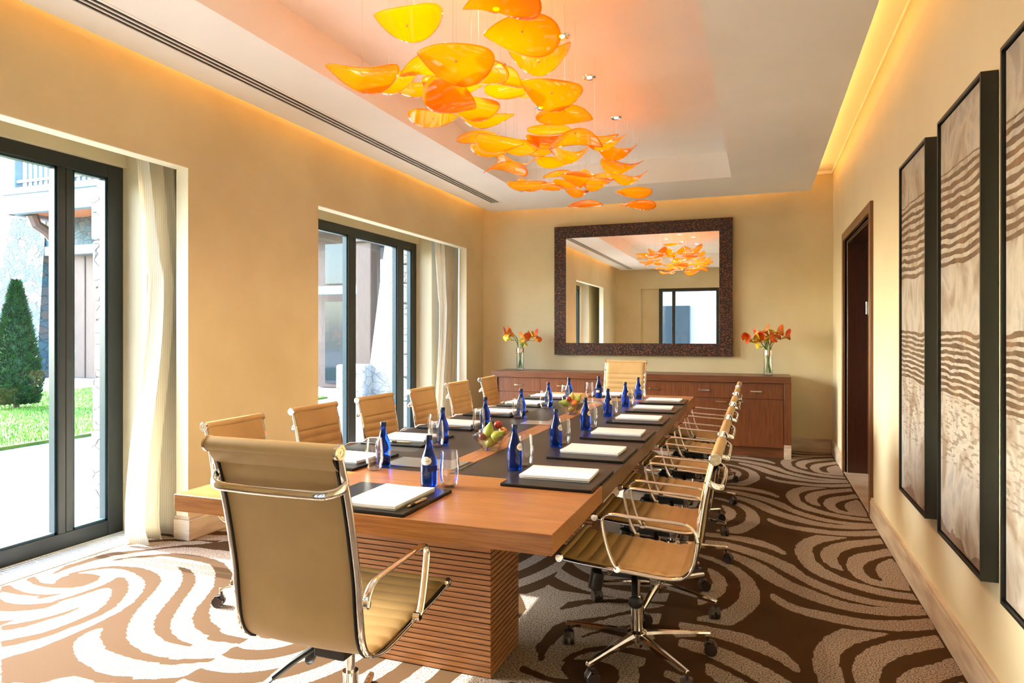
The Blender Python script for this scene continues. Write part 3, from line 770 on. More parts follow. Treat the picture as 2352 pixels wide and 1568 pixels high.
# stone house across the court
t = empty('stone_house', (-16, 14.5, 0), 0, 'stone faced house with a timber balcony and wooden door across the court', 'building')
def hp(name, mb, mat, **k):
    parent = k.pop('par', t)
    o = obj(name, mb, mat, parent, **k)
    if parent is t: o.matrix_parent_inverse = Matrix.Translation((-t.location).to_3d())
    else: o.matrix_parent_inverse = Matrix.Translation((-t.location).to_3d())
    return o
mb = MB()
mb.add([(-23.6, 14.2, -.1), (-20.75, 14.2, -.1), (-20.75, 14.5, 4.0), (-22.3, 14.5, 5.0), (-23.6, 17, -.1), (-20.75, 17, -.1), (-20.75, 17, 4.0), (-22.3, 17, 5.0), (-20.75, 14.5, 5.0), (-20.75, 17, 5.0)],
       [(0, 1, 2, 8, 3), (0, 3, 7, 4), (1, 5, 6, 2), (2, 6, 9, 8), (3, 8, 9, 7)])
mb.box(-20.75, 14.5, 3.87, -10.6, 17, 5.2).box(-10.6, 14.6, 3.5, -4, 17, 7)
hp('wall', mb, M['stone_far'], smooth=False)
hp('upper_wall', MB().box(-21.6, 16.0, 5.2, -10.6, 17, 9.0), M['ext_wood'], smooth=False)
hp('door', MB().box(-20.6, 14.75, 0, -14.5, 14.9, 3.87), M['ext_wood'], smooth=False)
for i in range(12): hp('board_joint', MB().box(-20.4 + .5 * i, 14.735, 0, -20.37 + .5 * i, 14.75, 3.7), M['groove'], smooth=False)
hp('door_lintel', MB().box(-20.75, 14.45, 3.75, -14.3, 14.8, 4.02), M['ext_beam'], smooth=False)
hp('balcony_beam', MB().box(-20.3, 12.95, 4.75, -11.0, 13.2, 5.42).box(-20.45, 12.88, 5.28, -11.0, 13.25, 5.46).box(-20.3, 13.0, 4.75, -20.05, 16, 5.4), M['ext_beam'], bevel=.03)
hp('soffit', MB().box(-20.3, 13.2, 4.86, -11.0, 16.2, 5.0), M['ext_orange'], smooth=False)
hp('railing_post', MB().box(-20.2, 12.98, 5.44, -19.85, 13.22, 8.2), M['ext_beam'], bevel=.02)
hp('railing', MB().box(-19.85, 13.02, 5.62, -11, 13.12, 5.70).box(-19.85, 13.0, 6.4, -11, 13.14, 6.5), M['ext_beam'], smooth=False)
rb = MB()
for i in range(40): rb.box(-19.5 + .21 * i, 13.04, 5.5, -19.44 + .21 * i, 13.10, 6.4)
hp('baluster', rb, M['ext_beam'], smooth=False)['kind'] = 'stuff'
def corbel(x):
    pts = [(x, 13.3, 4.75), (x, 13.4, 4.5), (x, 13.7, 4.35), (x, 13.95, 4.1), (x, 14.05, 3.75), (x, 14.3, 3.6)]
    hp('corbel', MB().tube(pts, (.14, .17), 8, up=(1, 0, 0)), M['ext_wood'])
corbel(-19.6)
# right part of the house seen through the second window
hp('porch_wall', MB().box(-10.6, 14.3, 0, -8.9, 14.6, 4.0), M['ext_wood'], smooth=False)
hp('porch_glass', MB().box(-10.3, 14.26, .1, -9.5, 14.3, 2.15).box(-10.3, 14.26, 2.6, -9.5, 14.3, 3.6), M['ext_glass'], smooth=False)
hp('porch_column', MB().box(-8.95, 13.6, 0, -8.55, 13.9, 3.9).box(-9.05, 13.5, 3.5, -8.45, 14.0, 3.7), M['ext_wood'], bevel=.02)
hp('porch_beam', MB().box(-11.5, 13.4, 3.8, -7.6, 13.9, 4.4), M['ext_wood'], bevel=.02)
hp('porch_rail', MB().box(-10.8, 13.7, 2.3, -9.0, 13.8, 2.5), M['ext_beam'], smooth=False)
hp('porch_door', MB().box(-8.55, 14.3, 0, -7.5, 14.5, 3.3), M['ext_wood'], smooth=False)
o = obj('stone_pier', MB().add([(-8.05, 12.6, -.05), (-6.7, 12.6, -.05), (-6.7, 13.6, -.05), (-8.05, 13.6, -.05), (-7.45, 12.8, 5), (-6.8, 12.8, 5), (-6.8, 13.5, 5), (-7.45, 13.5, 5)],
    [(3, 2, 1, 0), (4, 5, 6, 7), (0, 1, 5, 4), (1, 2, 6, 5), (2, 3, 7, 6), (3, 0, 4, 7)]), M['stone_near'], smooth=False)
tag(o, 'tapering pale stone pier outside the farther window', 'pier')
o = obj('stone_wall', MB().box(-8.62, 12.3, -.05, -7.9, 12.8, .68), M['stone_near'], bevel=.05)
tag(o, 'low pale stone garden wall beside the stone pier outside', 'garden wall')
nb = MB().box(-9, -12, -.1, 6, -9.5, 6.5)
o = obj('neighbour_building', nb, M['grey_render'], smooth=False)
ww = MB()
for i in range(6): ww.box(-8 + 2.2 * i, -9.5, .1, -6.9 + 2.2 * i, -9.46, 2.4).box(-8 + 2.2 * i, -9.5, 3.3, -6.9 + 2.2 * i, -9.46, 5)
obj('window', ww, M['ext_glass'], o, smooth=False)
oo = obj('timber_pergola', MB().box(-3.2, -3.2, -.02, -3.0, -3.0, 2.75).box(-1.0, -3.2, -.02, -.8, -3.0, 2.75).box(-4.1, -3.25, 2.6, 1.0, -2.95, 2.85).box(-4.1, -3.2, 2.85, 1.0, -.90, 2.95), M['ext_wood'], bevel=.01)
tag(oo, 'timber porch with posts outside the rear glazing, seen in the mirror', 'porch')
tag(o, 'pale building across the terrace, seen in the mirror', 'building')

# ---------------------------------------------------------------- conference table
T0, T1, TXa, TXb, TZ = 1.972, 6.74, -2.115, -0.598, 0.75
table = empty('conference_table', ((TXa + TXb) / 2, (T0 + T1) / 2, 0), 0, 'long walnut conference table with dark leather top and slatted pedestals', 'table')
E0, E1 = 2.675, 6.05
def tp(name, mb, mat, par=None, **k):
    return relp(obj(name, mb, mat, par or table, **k), table)
tp('tabletop_end', MB().box(TXa, T0, TZ - .066, TXb, E0, TZ), M['wood_x'], bevel=.002)
tp('tabletop_end', MB().box(TXa, E1, TZ - .066, TXb, T1, TZ), M['wood_x'], bevel=.002)
tp('tabletop_side', MB().box(TXa, E0 + .0015, TZ - .066, TXb, E1 - .0015, TZ - .004), M['wood_dark_y'], bevel=.002)
SX0, SX1 = -1.40, -1.283
tp('leather_inlay', MB().box(TXa + .001, E0 + .002, TZ - .004, SX0 - .001, E1 - .002, TZ + .0008), M['inlay'], bevel=.0005)
tp('leather_inlay', MB().box(SX1 + .001, E0 + .002, TZ - .004, TXb - .001, E1 - .002, TZ + .0008), M['inlay'], bevel=.0005)
tp('wooden_strip', MB().box(SX0, E0, TZ - .004, SX1, E1, TZ + .0004), M['wood_y'], smooth=False)
tp('apron', MB().box(TXa + .10, T0 + .10, TZ - .10, TXb - .10, T1 - .10, TZ - .066), M['groove'], smooth=False)
for y0, y1 in ((2.46, 2.79), (4.18, 4.50), (5.92, 6.25)):
    core = MB().box(-1.703, y0 + .008, 0, -1.007, y1 - .008, TZ - .10)
    ped = tp('pedestal', core, M['groove'], smooth=False)
    sl_ = MB(); z = .004
    while z < TZ - .085:
        sl_.box(-1.711, y0, z, -.999, y1, min(z + .0165, TZ - .08)); z += .0215
    obj('slats', sl_, M['slat'], ped, smooth=False)
ped = None
# power sockets let into the middle strip, under glass lids
for i, (y0, y1, x0, d) in enumerate(((2.74, 2.94, -1.66, 'nearest of the three'), (4.30, 4.47, -1.53, 'middle one between the fruit bowls'), (5.80, 5.97, -1.53, 'farthest of the three'))):
    t = empty('socket_lid', (-1.46, (y0 + y1) / 2, TZ), 0, 'flat pale socket lid in the table top, ' + d, 'socket box', 'socket lids')
    relp(obj('lid', MB().box(x0, y0, TZ + .0012, -1.30, y1, TZ + .005), M['steel'], t, bevel=.001), t)
    relp(obj('cutout', MB().box(-1.30, y0 - .01, TZ + .0012, -1.275, y1 + .005, TZ + .0022), M['dark_slot'], t, smooth=False), t)
    relp(obj('rim', MB().box(-1.2745, y0 - .01, TZ + .0012, -1.270, y1 + .005, TZ + .0045), M['chrome'], t, smooth=False), t)

# ---------------------------------------------------------------- chairs
def catmull(P, k=8):
    P = [Vector(p) for p in P]; out = []
    for i in range(len(P) - 1):
        a, b_, c_, d_ = P[max(i - 1, 0)], P[i], P[i + 1], P[min(i + 2, len(P) - 1)]
        for j in range(k):
            t_ = j / k
            out.append(.5 * ((2 * b_) + (c_ - a) * t_ + (2 * a - 5 * b_ + 4 * c_ - d_) * t_ ** 2 + (3 * b_ - a - 3 * c_ + d_) * t_ ** 3))
    out.append(P[-1]); return out

LOW = [(.275, .462), (.18, .452), (.08, .445), (-.04, .437), (-.13, .430), (-.185, .433), (-.222, .450), (-.246, .485), (-.260, .55), (-.272, .65), (-.292, .77), (-.325, .905)]
HIGH = [(.275, .482), (.18, .466), (.08, .455), (-.03, .443), (-.12, .433), (-.185, .436), (-.232, .455), (-.262, .50), (-.275, .58), (-.285, .68), (-.315, .84), (-.345, .96), (-.378, 1.062)]

def make_chair(high):
    prof = HIGH if high else LOW
    hw = .214                                       # half distance between the rails
    t = empty('office_chair', (0, 0, 0), 0, 'x', 'chair')
    path = catmull([(0, f, z) for f, z in prof], 10)
    # arc length
    S = [0.0]
    for a_, b_ in zip(path[:-1], path[1:]): S.append(S[-1] + (b_ - a_).length)
    def at(s):
        s = max(0, min(S[-1], s))
        for i in range(len(S) - 1):
            if S[i + 1] >= s:
                k = (s - S[i]) / (S[i + 1] - S[i]); return path[i].lerp(path[i + 1], k), (path[i + 1] - path[i]).normalized()
        return path[-1], (path[-1] - path[-2]).normalized()
    sbend = next(S[i] for i in range(len(path)) if path[i].y < -.236)
    def sheet(s0, s1, front_roll):
        pitch = .052
        n = int((s1 - s0) / .0065); us = [-1, -.985, -.95, -.8, -.5, -.2, .2, .5, .8, .95, .985, 1]
        top, bot = [], []
        for i in range(n + 1):
            s = s0 + (s1 - s0) * i / n
            p, tg = at(s)
            nrm = Vector((0, tg.z, -tg.y))              # sitting side
            if nrm.z < 0 and tg.z < .5: nrm = -nrm
            nrm = Vector((0, -tg.z, tg.y)); nrm = -nrm if True else nrm
            ph = (s - .01) / pitch
            rib = abs(math.sin(math.pi * ph)) ** .5
            if s > S[-1] - .13: rib = 1.0
            th = .0065 + .0085 * rib
            rt, rb = [], []
            for u in us:
                edge = 1 - max(0, (abs(u) - .93)) / .07 * .6
                sag = -.006 * (1 - u * u)
                rt.append(Vector((u * (hw - .006), 0, 0)) + p + nrm * (th * edge + sag))
                rb.append(Vector((u * (hw - .006), 0, 0)) + p + nrm * (-.004 * edge + sag))
            top.append(rt); bot.append(rb)
        vs = [tuple(v) for r_ in top for v in r_] + [tuple(v) for r_ in bot for v in r_]
        m_ = len(us); o_ = m_ * (n + 1); fs = []
        for i in range(n):
            for j in range(m_ - 1):
                fs.append((i * m_ + j, i * m_ + j + 1, (i + 1) * m_ + j + 1, (i + 1) * m_ + j))
                fs.append((o_ + i * m_ + j, o_ + (i + 1) * m_ + j, o_ + (i + 1) * m_ + j + 1, o_ + i * m_ + j + 1))
            for j in (0, m_ - 1):
                q_ = (i * m_ + j, (i + 1) * m_ + j, o_ + (i + 1) * m_ + j, o_ + i * m_ + j)
                fs.append(q_ if j == 0 else q_[::-1])
        for i in (0, n):
            for j in range(m_ - 1):
                q_ = (i * m_ + j, o_ + i * m_ + j, o_ + i * m_ + j + 1, i * m_ + j + 1)
                fs.append(q_ if i == 0 else q_[::-1])
        return MB().add(vs, fs)
    obj('seat', sheet(0.004, sbend, True), M['leather'], t, ang=50)
    back = obj('backrest', sheet(sbend, S[-1] - .004, False), M['leather'], t, ang=50)
    pt, tg = at(S[-1])
    pb, _ = at(S[-1] - .055)
    rr = .021
    c_ = pt + Vector((0, -.004, -.008))
    # leather roll at the top, a flap of it hanging over the rear
    roll = MB().cyl((-hw - .004, c_.y, c_.z), (hw + .004, c_.y, c_.z), rr, n=24)
    roll.grid(lambda u, v: (-(hw - .006) + 2 * (hw - .006) * u, c_.y - rr * .8 + (pb.y - .006 - c_.y + rr * .8) * v - .006 * math.sin(math.pi * v), c_.z - .006 + (pb.z - .005 - c_.z) * v), 2, 8)
    obj('top_roll', roll, M['leather'], t)
    fr0 = path[0]
    obj('front_roll', MB().cyl((-hw - .004, fr0.y, fr0.z - .002), (hw + .004, fr0.y, fr0.z - .002), .0155, n=20), M['leather'], t)
    for s_ in (-1, 1):
        rail = catmull([(s_ * hw, f, z - .004) for f, z in prof], 6)
        r_ = obj('side_rail', MB().tube(rail, (.0125, .0075) if False else (.0075, .0125), 10, up=(s_, 0, 0)), M['chrome'], t, ang=60)
        for c0, rd in ((c_, rr + .002), (fr0, .0175)):
            z_ = MB().lathe([(0, 0), (rd, 0), (rd, .008), (rd - .003, .011), (rd * .55, .011), (rd * .5, .009), (rd * .2, .009), (rd * .15, .011), (0, .011)], 20,
                            Matrix.Translation((s_ * (hw + .003), c0.y, c0.z)) @ Matrix.Rotation(s_ * math.pi / 2, 4, 'Y'))
            obj('end_cap', z_, M['chrome'], r_)
    for s_ in (-1, 1):
        ln_ = []
        for i_ in range(0, 30):
            p_, tg_ = at(sbend * .93 + (S[-1] - .03 - sbend * .93) * i_ / 29)
            nr_ = Vector((0, tg_.z, -tg_.y))
            ln_.append(p_ + Vector((s_ * (hw - .0125), 0, 0)) + nr_ * (.0065 if nr_.z < 0 or nr_.y < 0 else -.0065))
        obj('rail_gap_shade', MB().tube(ln_, (.0055, .003), 6, up=(s_, 0, 0)), M['black_plastic'], t)  # black strip stands in for the shaded gap between rail and leather
    # spreader bar behind the back, cross bars under the seat
    zb = .945 if high else .790
    sb = next(S[i] for i in range(len(path)) if path[i].z > zb and S[i] > sbend)
    p0, _ = at(sb)
    bar = catmull([(-hw, p0.y + .002, zb + .025), (-hw - .004, p0.y - .022, zb + .008), (-hw + .030, p0.y - .050, zb - .004), (-hw + .10, p0.y - .055, zb - .006), (0, p0.y - .056, zb - .007),
                   (hw - .10, p0.y - .055, zb - .006), (hw - .030, p0.y - .050, zb - .004), (hw + .004, p0.y - .022, zb + .008), (hw, p0.y + .002, zb + .025)], 6)
    obj('back_spreader', MB().tube(bar, (.008, .014), 10, up=(0, .25, 1)), M['chrome'], t, ang=60)
    zs = .437
    for f_ in (.09, -.10):
        pf, _ = at(next(S[i] for i in range(len(path)) if path[i].y < f_))
        brr = [(-hw, f_, pf.z - .012), (-hw + .05, f_, pf.z - .045), (0, f_, pf.z - .052), (hw - .05, f_, pf.z - .045), (hw, f_, pf.z - .012)]
        obj('seat_spreader', MB().tube(catmull(brr, 5), (.014, .006), 8, up=(0, 0, 1)), M['steel'], t)
    # arms: flattened chrome loops outside the rails
    for s_ in (-1, 1):
        X_ = s_ * (hw + .016)
        dz = .018 if high else 0
        arm = catmull([(X_, -.268, .585 + dz), (X_, -.258, .617 + dz), (X_, -.232, .640 + dz), (X_, -.19, .648 + dz), (X_, -.03, .655 + dz), (X_, .05, .660 + dz), (X_, .082, .654 + dz),
                       (X_, .097, .630 + dz), (X_, .085, .56 + dz), (X_, .067, .50 + dz * .6), (X_, .045, .455 + dz * .5), (X_ - s_ * .012, .035, .443 + dz * .5)], 6)
        ar = obj('armrest', MB().tube(arm, (.013, .0065), 12, up=(0, .35, 1) if False else None), M['chrome'], t, ang=60) if False else \
             obj('armrest', MB().grid(lambda u, v, A=arm: band(A, u, v), 12, len(arm), closed_u=True), M['chrome'], t, ang=60)
        for yy, zz in ((-.266, .592 + dz), (.038, .448 + dz * .5)):
            obj('bracket', MB().cyl((s_ * hw, yy, zz), (s_ * (hw + .024), yy, zz), .0125, n=14), M['chrome'], ar)
    # mechanism, column, base
    mech = MB().box(-.055, -.12, .352, .055, .12, .392).box(-.10, -.115, .385, .10, -.085, .398).box(-.10, .075, .385, .10, .105, .398)
    mech.cyl((-.055, .14, .375), (.055, .14, .375), .028, n=18).cyl((-.07, .165, .30), (-.07, .150, .375), .030, n=18)
    obj('tilt_mechanism', mech, M['black_plastic'], t, bevel=.004)
    lev = MB().tube([(-.055, .0, .365), (-.11, -.01, .350), (-.135, -.015, .315)], (.013, .008), 10)
    lev.sphere((-.142, -.018, .292), (.012, .030, .026), 14, 10)
    obj('lever', lev, M['black_plastic'], t)
    lv2 = None if not high else MB().tube([(-.055, .0, .365), (-.10, -.05, .345), (-.15, -.11, .31), (-.19, -.15, .275)], .011, 8).tube([(-.19, -.15, .275), (-.235, -.19, .235)], (.018, .006), 8)
    if high: obj('lever', lv2, M['black_plastic'], t)
    obj('gas_column', MB().lathe([(0, .36), (.0145, .36), (.0145, .262), (.0255, .262), (.0255, .118), (0, .118)], 24), M['chrome'], t)
    obj('hub', MB().lathe([(.028, .125), (.042, .118), (.044, .085), (.034, .072), (.022, .052), (0, .050)], 20), M['chrome'], t)
    for k in range(5):
        a_ = R(90 + 72 * k)
        d_ = Vector((math.cos(a_), math.sin(a_), 0)); sd = Vector((-math.sin(a_), math.cos(a_), 0))
        leg = MB()
        secs = [(.030, .100, .020, .017), (.10, .099, .0165, .015), (.20, .094, .0135, .012), (.300, .088, .0115, .0095), (.322, .086, .0105, .009)]
        vs = []; 
        for rd, zc, w_, h_ in secs:
            for q0, q1 in ((-1, -1), (-1, .35), (-.55, 1), (.55, 1), (1, .35), (1, -1)):
                vs.append(tuple(d_ * rd + sd * (w_ * q0) + Vector((0, 0, zc + h_ * q1))))
        fs = [(i * 6 + j, i * 6 + (j + 1) % 6, (i + 1) * 6 + (j + 1) % 6, (i + 1) * 6 + j) for i in range(len(secs) - 1) for j in range(6)]
        fs += [tuple(range(6)), tuple(reversed(range(24, 30)))]
        leg.add(vs, fs)
        lo_ = obj('leg', leg, M['chrome'], t, bevel=.002)
        ang = R(random.uniform(0, 360)); e = d_ * .312
        w0 = Vector((math.cos(ang), math.sin(ang), 0)); w1 = Vector((-math.sin(ang), math.cos(ang), 0))
        cs = MB().cyl((e.x, e.y, .055), (e.x, e.y, .088), .0065, n=10)
        ctr = e + w1 * .014 + Vector((0, 0, .0265))
        for q_ in (-1, 1):
            cs.cyl(ctr + w0 * (q_ * .006), ctr + w0 * (q_ * .023), .0265, n=18)
        cs.tube([ctr + w1 * .024 + Vector((0, 0, .010)), ctr + w1 * .012 + Vector((0, 0, .029)), ctr - w1 * .012 + Vector((0, 0, .032)), ctr - w1 * .027 + Vector((0, 0, .012))], (.021, .0035), 8)
        obj('caster', cs, M['brown_plastic'], lo_)
    return t

def band(A, u, v):
    """flattened tube, broad across the arm: 26 mm wide, 12 mm thick"""
    i = round(v * (len(A) - 1))
    p = A[i]; tg = (A[min(i + 1, len(A) - 1)] - A[max(i - 1, 0)]).normalized()
    sd = Vector((1, 0, 0)); nn = tg.cross(sd).normalized()
    a_ = 2 * math.pi * u
    return tuple(p + sd * (.0125 * math.cos(a_)) + nn * (.0062 * math.sin(a_)))

ORD = ['nearest the camera', 'second from the camera', 'third from the camera', 'fourth from the camera', 'fifth from the camera', 'farthest from the camera']
low = make_chair(False)
RY = [2.83, 3.46, 4.13, 4.88, 5.66, 6.36]
LY = [2.865, 3.535, 4.235, 4.965, 5.665, 6.415]
legrot = [R(a_) for a_ in (0, 15, -20, 8, 30, -12)]
for i, y in enumerate(RY):
    c_ = low if i == 0 else copy_tree(low)
    c_.location = (-.485 - (.004 * i), y, 0); c_.rotation_euler = (0, 0, R(90))
    c_['label'] = 'tan leather low-back chair on the right side of the table, ' + ORD[i]
    c_['group'] = 'low-back chairs along the right side'
for i, y in enumerate(LY):
    c_ = copy_tree(low)
    c_.location = (-2.305, y, 0); c_.rotation_euler = (0, 0, R(-90 + (3, 0, -2, 2, 0, 3)[i]))
    c_['label'] = 'tan leather low-back chair on the window side of the table, ' + ORD[i]
    c_['group'] = 'low-back chairs along the window side'
def spin_legs(root, a_):
    for ch in root.children:
        if ch.name.startswith(('leg', 'hub')): ch.rotation_euler = (0, 0, a_)
chairs = [o for o in COL.objects if o.name.startswith('office_chair')]
for k, o in enumerate(chairs):
    spin_legs(o, R([0, 14, -22, 9, 31, -13, 5, 25, -8, 17, 33, -30][k % 12]) + (R(-8.2) if k == 0 else 0))
high = make_chair(True)
high.location = (-1.262, 1.885, 0)
high['label'] = 'high-back tan leather chair at the near head of the table, seen from behind'; high['group'] = 'high-back chairs at the heads of the table'
h2 = copy_tree(high); h2.location = (-1.36, 6.86, 0); h2.rotation_euler = (0, 0, math.pi)
h2['label'] = 'high-back tan leather chair at the far head of the table below the mirror'
spin_legs(high, R(20)); spin_legs(h2, R(50))

# ---------------------------------------------------------------- place settings
def bottle():
    t = empty('water_bottle', (0, 0, 0), 0, 'x', 'bottle')
    pr = [(0, .002), (.026, .000), (.031, .002), (.0335, .008), (.034, .03), (.0345, .085), (.0335, .100), (.0305, .115), (.0255, .128), (.020, .142), (.0155, .158), (.0132, .172), (.0125, .190), (.0125, .194), (0, .194)]
    pts = [(r_, z_) for r_, z_ in pr]
    obj('bottle_glass', MB().lathe(pts, 32), M['bottle'], t, ang=50)
    obj('cap', MB().lathe([(0.0127, .187), (.0140, .187), (.0140, .2035), (.0130, .206), (0, .206)], 24), M['cap'], t)
    def rad(z_):
        for (r0, z0), (r1, z1) in zip(pr[3:-2], pr[4:-1]):
            if z0 <= z_ <= z1: return r0 + (r1 - r0) * (z_ - z0) / (z1 - z0 + 1e-9)
        return .0345
    def patch(x, zz, off):
        r_ = rad(zz) + off; a_ = x / .029 - math.pi / 2
        return (r_ * math.cos(a_), r_ * math.sin(a_), zz)
    zc = .107
    lb = MB(); vs = [patch(0, zc, .0012)]; fs = []; n = 28
    for ring in (.5, 1.0):
        for k in range(n):
            a_ = 2 * math.pi * k / n
            vs.append(patch(.021 * ring * math.cos(a_), zc + .0165 * ring * math.sin(a_), .0012))
    for k in range(n):
        l_ = (k + 1) % n
        fs.append((0, 1 + k, 1 + l_)); fs.append((1 + k, 1 + n + k, 1 + n + l_, 1 + l_))
    la = obj('label', lb.add(vs, fs), M['label'], t, fix=False)
    cu = bpy.data.curves.new('lettering', 'FONT'); cu.body = 'SIRVANT'; cu.size = .0092; cu.align_x = 'CENTER'; cu.align_y = 'CENTER'
    tmp = bpy.data.objects.new('tmp', cu); COL.objects.link(tmp)
    bpy.context.view_layer.update()
    tm = bpy.data.meshes.new_from_object(tmp.evaluated_get(bpy.context.evaluated_depsgraph_get()))
    tx = MB(); tx.v = [patch(v.co.x * .78, zc - .001 + v.co.y, .0019) for v in tm.vertices]; tx.f = [tuple(p.vertices) for p in tm.polygons]
    n0 = len(tx.v)
    for zz, hw_ in ((.0075, .006), (-.0072, .009)):                 # crest and rule
        tx.v += [patch(-hw_, zc + zz, .0019), patch(hw_, zc + zz, .0019), patch(hw_, zc + zz + .0007, .0019), patch(-hw_, zc + zz + .0007, .0019)]
        tx.f.append((n0, n0 + 1, n0 + 2, n0 + 3)); n0 += 4
    tx.v += [patch(-.002, zc + .0095, .0019), patch(.002, zc + .0095, .0019), patch(0, zc + .0125, .0019)]; tx.f.append((n0, n0 + 1, n0 + 2))
    obj('lettering', tx, M['ink'], la, smooth=False, fix=False)
    bpy.data.objects.remove(tmp)
    # small square rear label
    rl = MB(); vs = []
    for j in range(2):
        for i in range(9):
            x = math.pi * .029 + (-.014 + .028 * i / 8); vs.append(patch(x, .055 + .022 * j, .0012))
    rl.add(vs, [(i, i + 1, i + 10, i + 9) for i in range(8)])
    obj('rear_label', rl, M['label'], t, fix=False)
    return t
def tumbler():
    pr = [(0, .0), (.021, .0), (.027, .004), (.034, .018), (.0385, .040), (.0400, .058), (.0392, .085), (.0368, .115), (.0335, .146),
          (.0321, .146), (.0352, .115), (.0376, .085), (.0384, .058), (.0368, .040), (.0320, .020), (.024, .0095), (0, .008)]
    t = obj('glass_tumbler', MB().lathe(pr, 36), M['clear_glass'], None, ang=60)
    return tag(t, 'x', 'glass')
def mat_():
    t = empty('desk_mat', (0, 0, 0), 0, 'x', 'desk mat')
    obj('board', MB().box(-.205, -.19, 0, .205, .19, .012), M['black_leather'], t, bevel=.003)
    mk = MB()
    for i, (x, y, w_, h_) in enumerate([(-.045, .008, .006, .003), (-.03, .003, .003, .004), (-.022, -.004, .008, .002), (-.005, .006, .004, .004), (.006, -.005, .010, .002), (.02, .004, .003, .003), (.032, .009, .004, .003), (.042, -.001, .004, .005)]):
        mk.box(x, y, .0121, x + w_, y + h_, .0125)
    o = obj('foil_mark', mk, M['mark_dark'], t, smooth=False)
    o.location = (.075, -.168, 0)
    return t
def pad_():
    t = empty('notepad', (0, 0, 0), 0, 'x', 'notepad')
    def sheet(z0, z1, curl, w_, h_):
        nx_ = 14; vs = []
        for zz in (z0, z1):
            for j in (0, 1):
                for i in range(nx_ + 1):
                    x = -w_ + 2 * w_ * i / nx_
                    vs.append((x, (-h_, h_)[j], zz + curl * (x / w_) ** 2 + (.003 if j == 0 and False else 0)))
        n = nx_ + 1; fs = []
        for i in range(nx_):
            fs += [(i, n + i, n + i + 1, i + 1), (2 * n + i, 2 * n + i + 1, 3 * n + i + 1, 3 * n + i), (i, i + 1, 2 * n + i + 1, 2 * n + i), (n + i, 3 * n + i, 3 * n + i + 1, n + i + 1)]
        fs += [(0, 2 * n, 3 * n, n), (n - 1, 2 * n - 1, 4 * n - 1, 3 * n - 1)]
        return MB().add(vs, fs)
    obj('pages', sheet(.003, .013, .0025, .105, .1485), M['paper'], t)
    obj('backing_board', sheet(0, .002, 0, .104, .1475), M['paper_edge'], t)
    return t
def pen_():
    t = empty('ballpoint_pen', (0, 0, 0), 0, 'x', 'pen')
    rot = Matrix.Rotation(math.pi / 2, 4, 'Y')
    obj('barrel', MB().lathe([(0, -.065), (.003, -.065), (.0042, -.060), (.0045, .0), (.0045, .018), (0, .018)], 14, rot), M['pen'], t)
    obj('grip', MB().lathe([(0, .018), (.0052, .018), (.0052, .028), (.0044, .029), (.0044, .032), (.0052, .033), (.0052, .047), (0, .047)], 14, rot), M['black_plastic'], t)
    obj('nib', MB().lathe([(0, .047), (.0045, .047), (.0012, .066), (0, .067)], 14, rot), M['pen'], t)
    obj('clip', MB().box(-.060, -.001, .0045, -.028, .001, .0062), M['chrome'], t, smooth=False)
    return t
proto = {'bottle': bottle(), 'glass': tumbler(), 'mat': mat_(), 'pad': pad_(), 'pen': pen_()}
used = set()
def place(kind, x, y, z, rz, label, group):
    p = proto[kind]
    o = p if kind not in used else copy_tree(p)
    used.add(kind)
    o.location = (x, y, z); o.rotation_euler = (0, 0, rz)
    o['label'] = label; o['group'] = group
    return o
PN = ['first', 'second', 'third', 'fourth', 'fifth', 'last']
MR = [2.735, 3.36, 4.01, 4.737, 5.42, 6.08]
ML = [2.770, 3.415, 4.07, 4.78, 5.46, 6.13]
BR = [(-1.04, 2.85), (-1.04, 3.503), (-1.045, 4.181), (-1.055, 4.901), (-1.058, 5.599), (-1.062, 6.262)]
BL = [(-1.640, 2.715), (-1.648, 3.353), (-1.655, 3.985), (-1.655, 4.675), (-1.655, 5.36), (-1.655, 6.00)]
GL = [(-1.632, 2.626), (-1.640, 3.268), (-1.650, 3.87), (-1.650, 4.585), (-1.655, 5.25), (-1.655, 5.88)]
zs_ = TZ + .0008
for side in ('right', 'left'):
    nm = 'right side' if side == 'right' else 'window side'
    for i in range(6):
        seat = f'{PN[i]} place from the camera, {nm}'
        if side == 'right':
            my = MR[i]; mx = -.797; sgn = 1; b_ = BR[i]; g_ = (b_[0] + .020, b_[1] + .086)
        else:
            my = ML[i]; mx = -1.895; sgn = -1; b_ = BL[i]; g_ = GL[i]
        place('mat', mx, my, zs_, sgn * R(90), 'black leather desk mat at the ' + seat, 'black leather desk mats')
        place('pad', mx - .003 * sgn, my + .018 - (.02 if side == 'left' else 0), zs_ + .0125, sgn * R(90 + (2, -1, 1, 0, 2, -1)[i]), 'white notepad at the ' + seat, 'white notepads on the mats')
        py = my + .14 if side == 'right' else my - .152
        place('pen', mx + (.02 if side == 'right' else .03), py, zs_ + .0172, (R(-3) if side == 'right' else R(183)), 'gold ballpoint pen beside the notepad at the ' + seat, 'gold pens on the mats')
        place('bottle', b_[0], b_[1], zs_, sgn * R(90) + R(-12 * sgn), 'cobalt blue water bottle at the ' + seat, 'cobalt blue water bottles')
        place('glass', g_[0], g_[1], zs_, 0, 'clear stemless tumbler at the ' + seat, 'clear stemless tumblers')
place('glass', -1.735, 3.43, zs_ + .0125, 0, 'clear tumbler standing on the second desk mat of the window side', 'clear stemless tumblers')
place('mat', -1.325, 2.172, TZ, 0, 'black leather desk mat at the near head of the table', 'black leather desk mats')
place('pad', -1.272, 2.158, TZ + .0125, 0, 'white notepad at the near head of the table', 'white notepads on the mats')
place('pen', -1.143, 2.12, TZ + .0172, R(-93), 'gold ballpoint pen right of the near head notepad', 'gold pens on the mats')
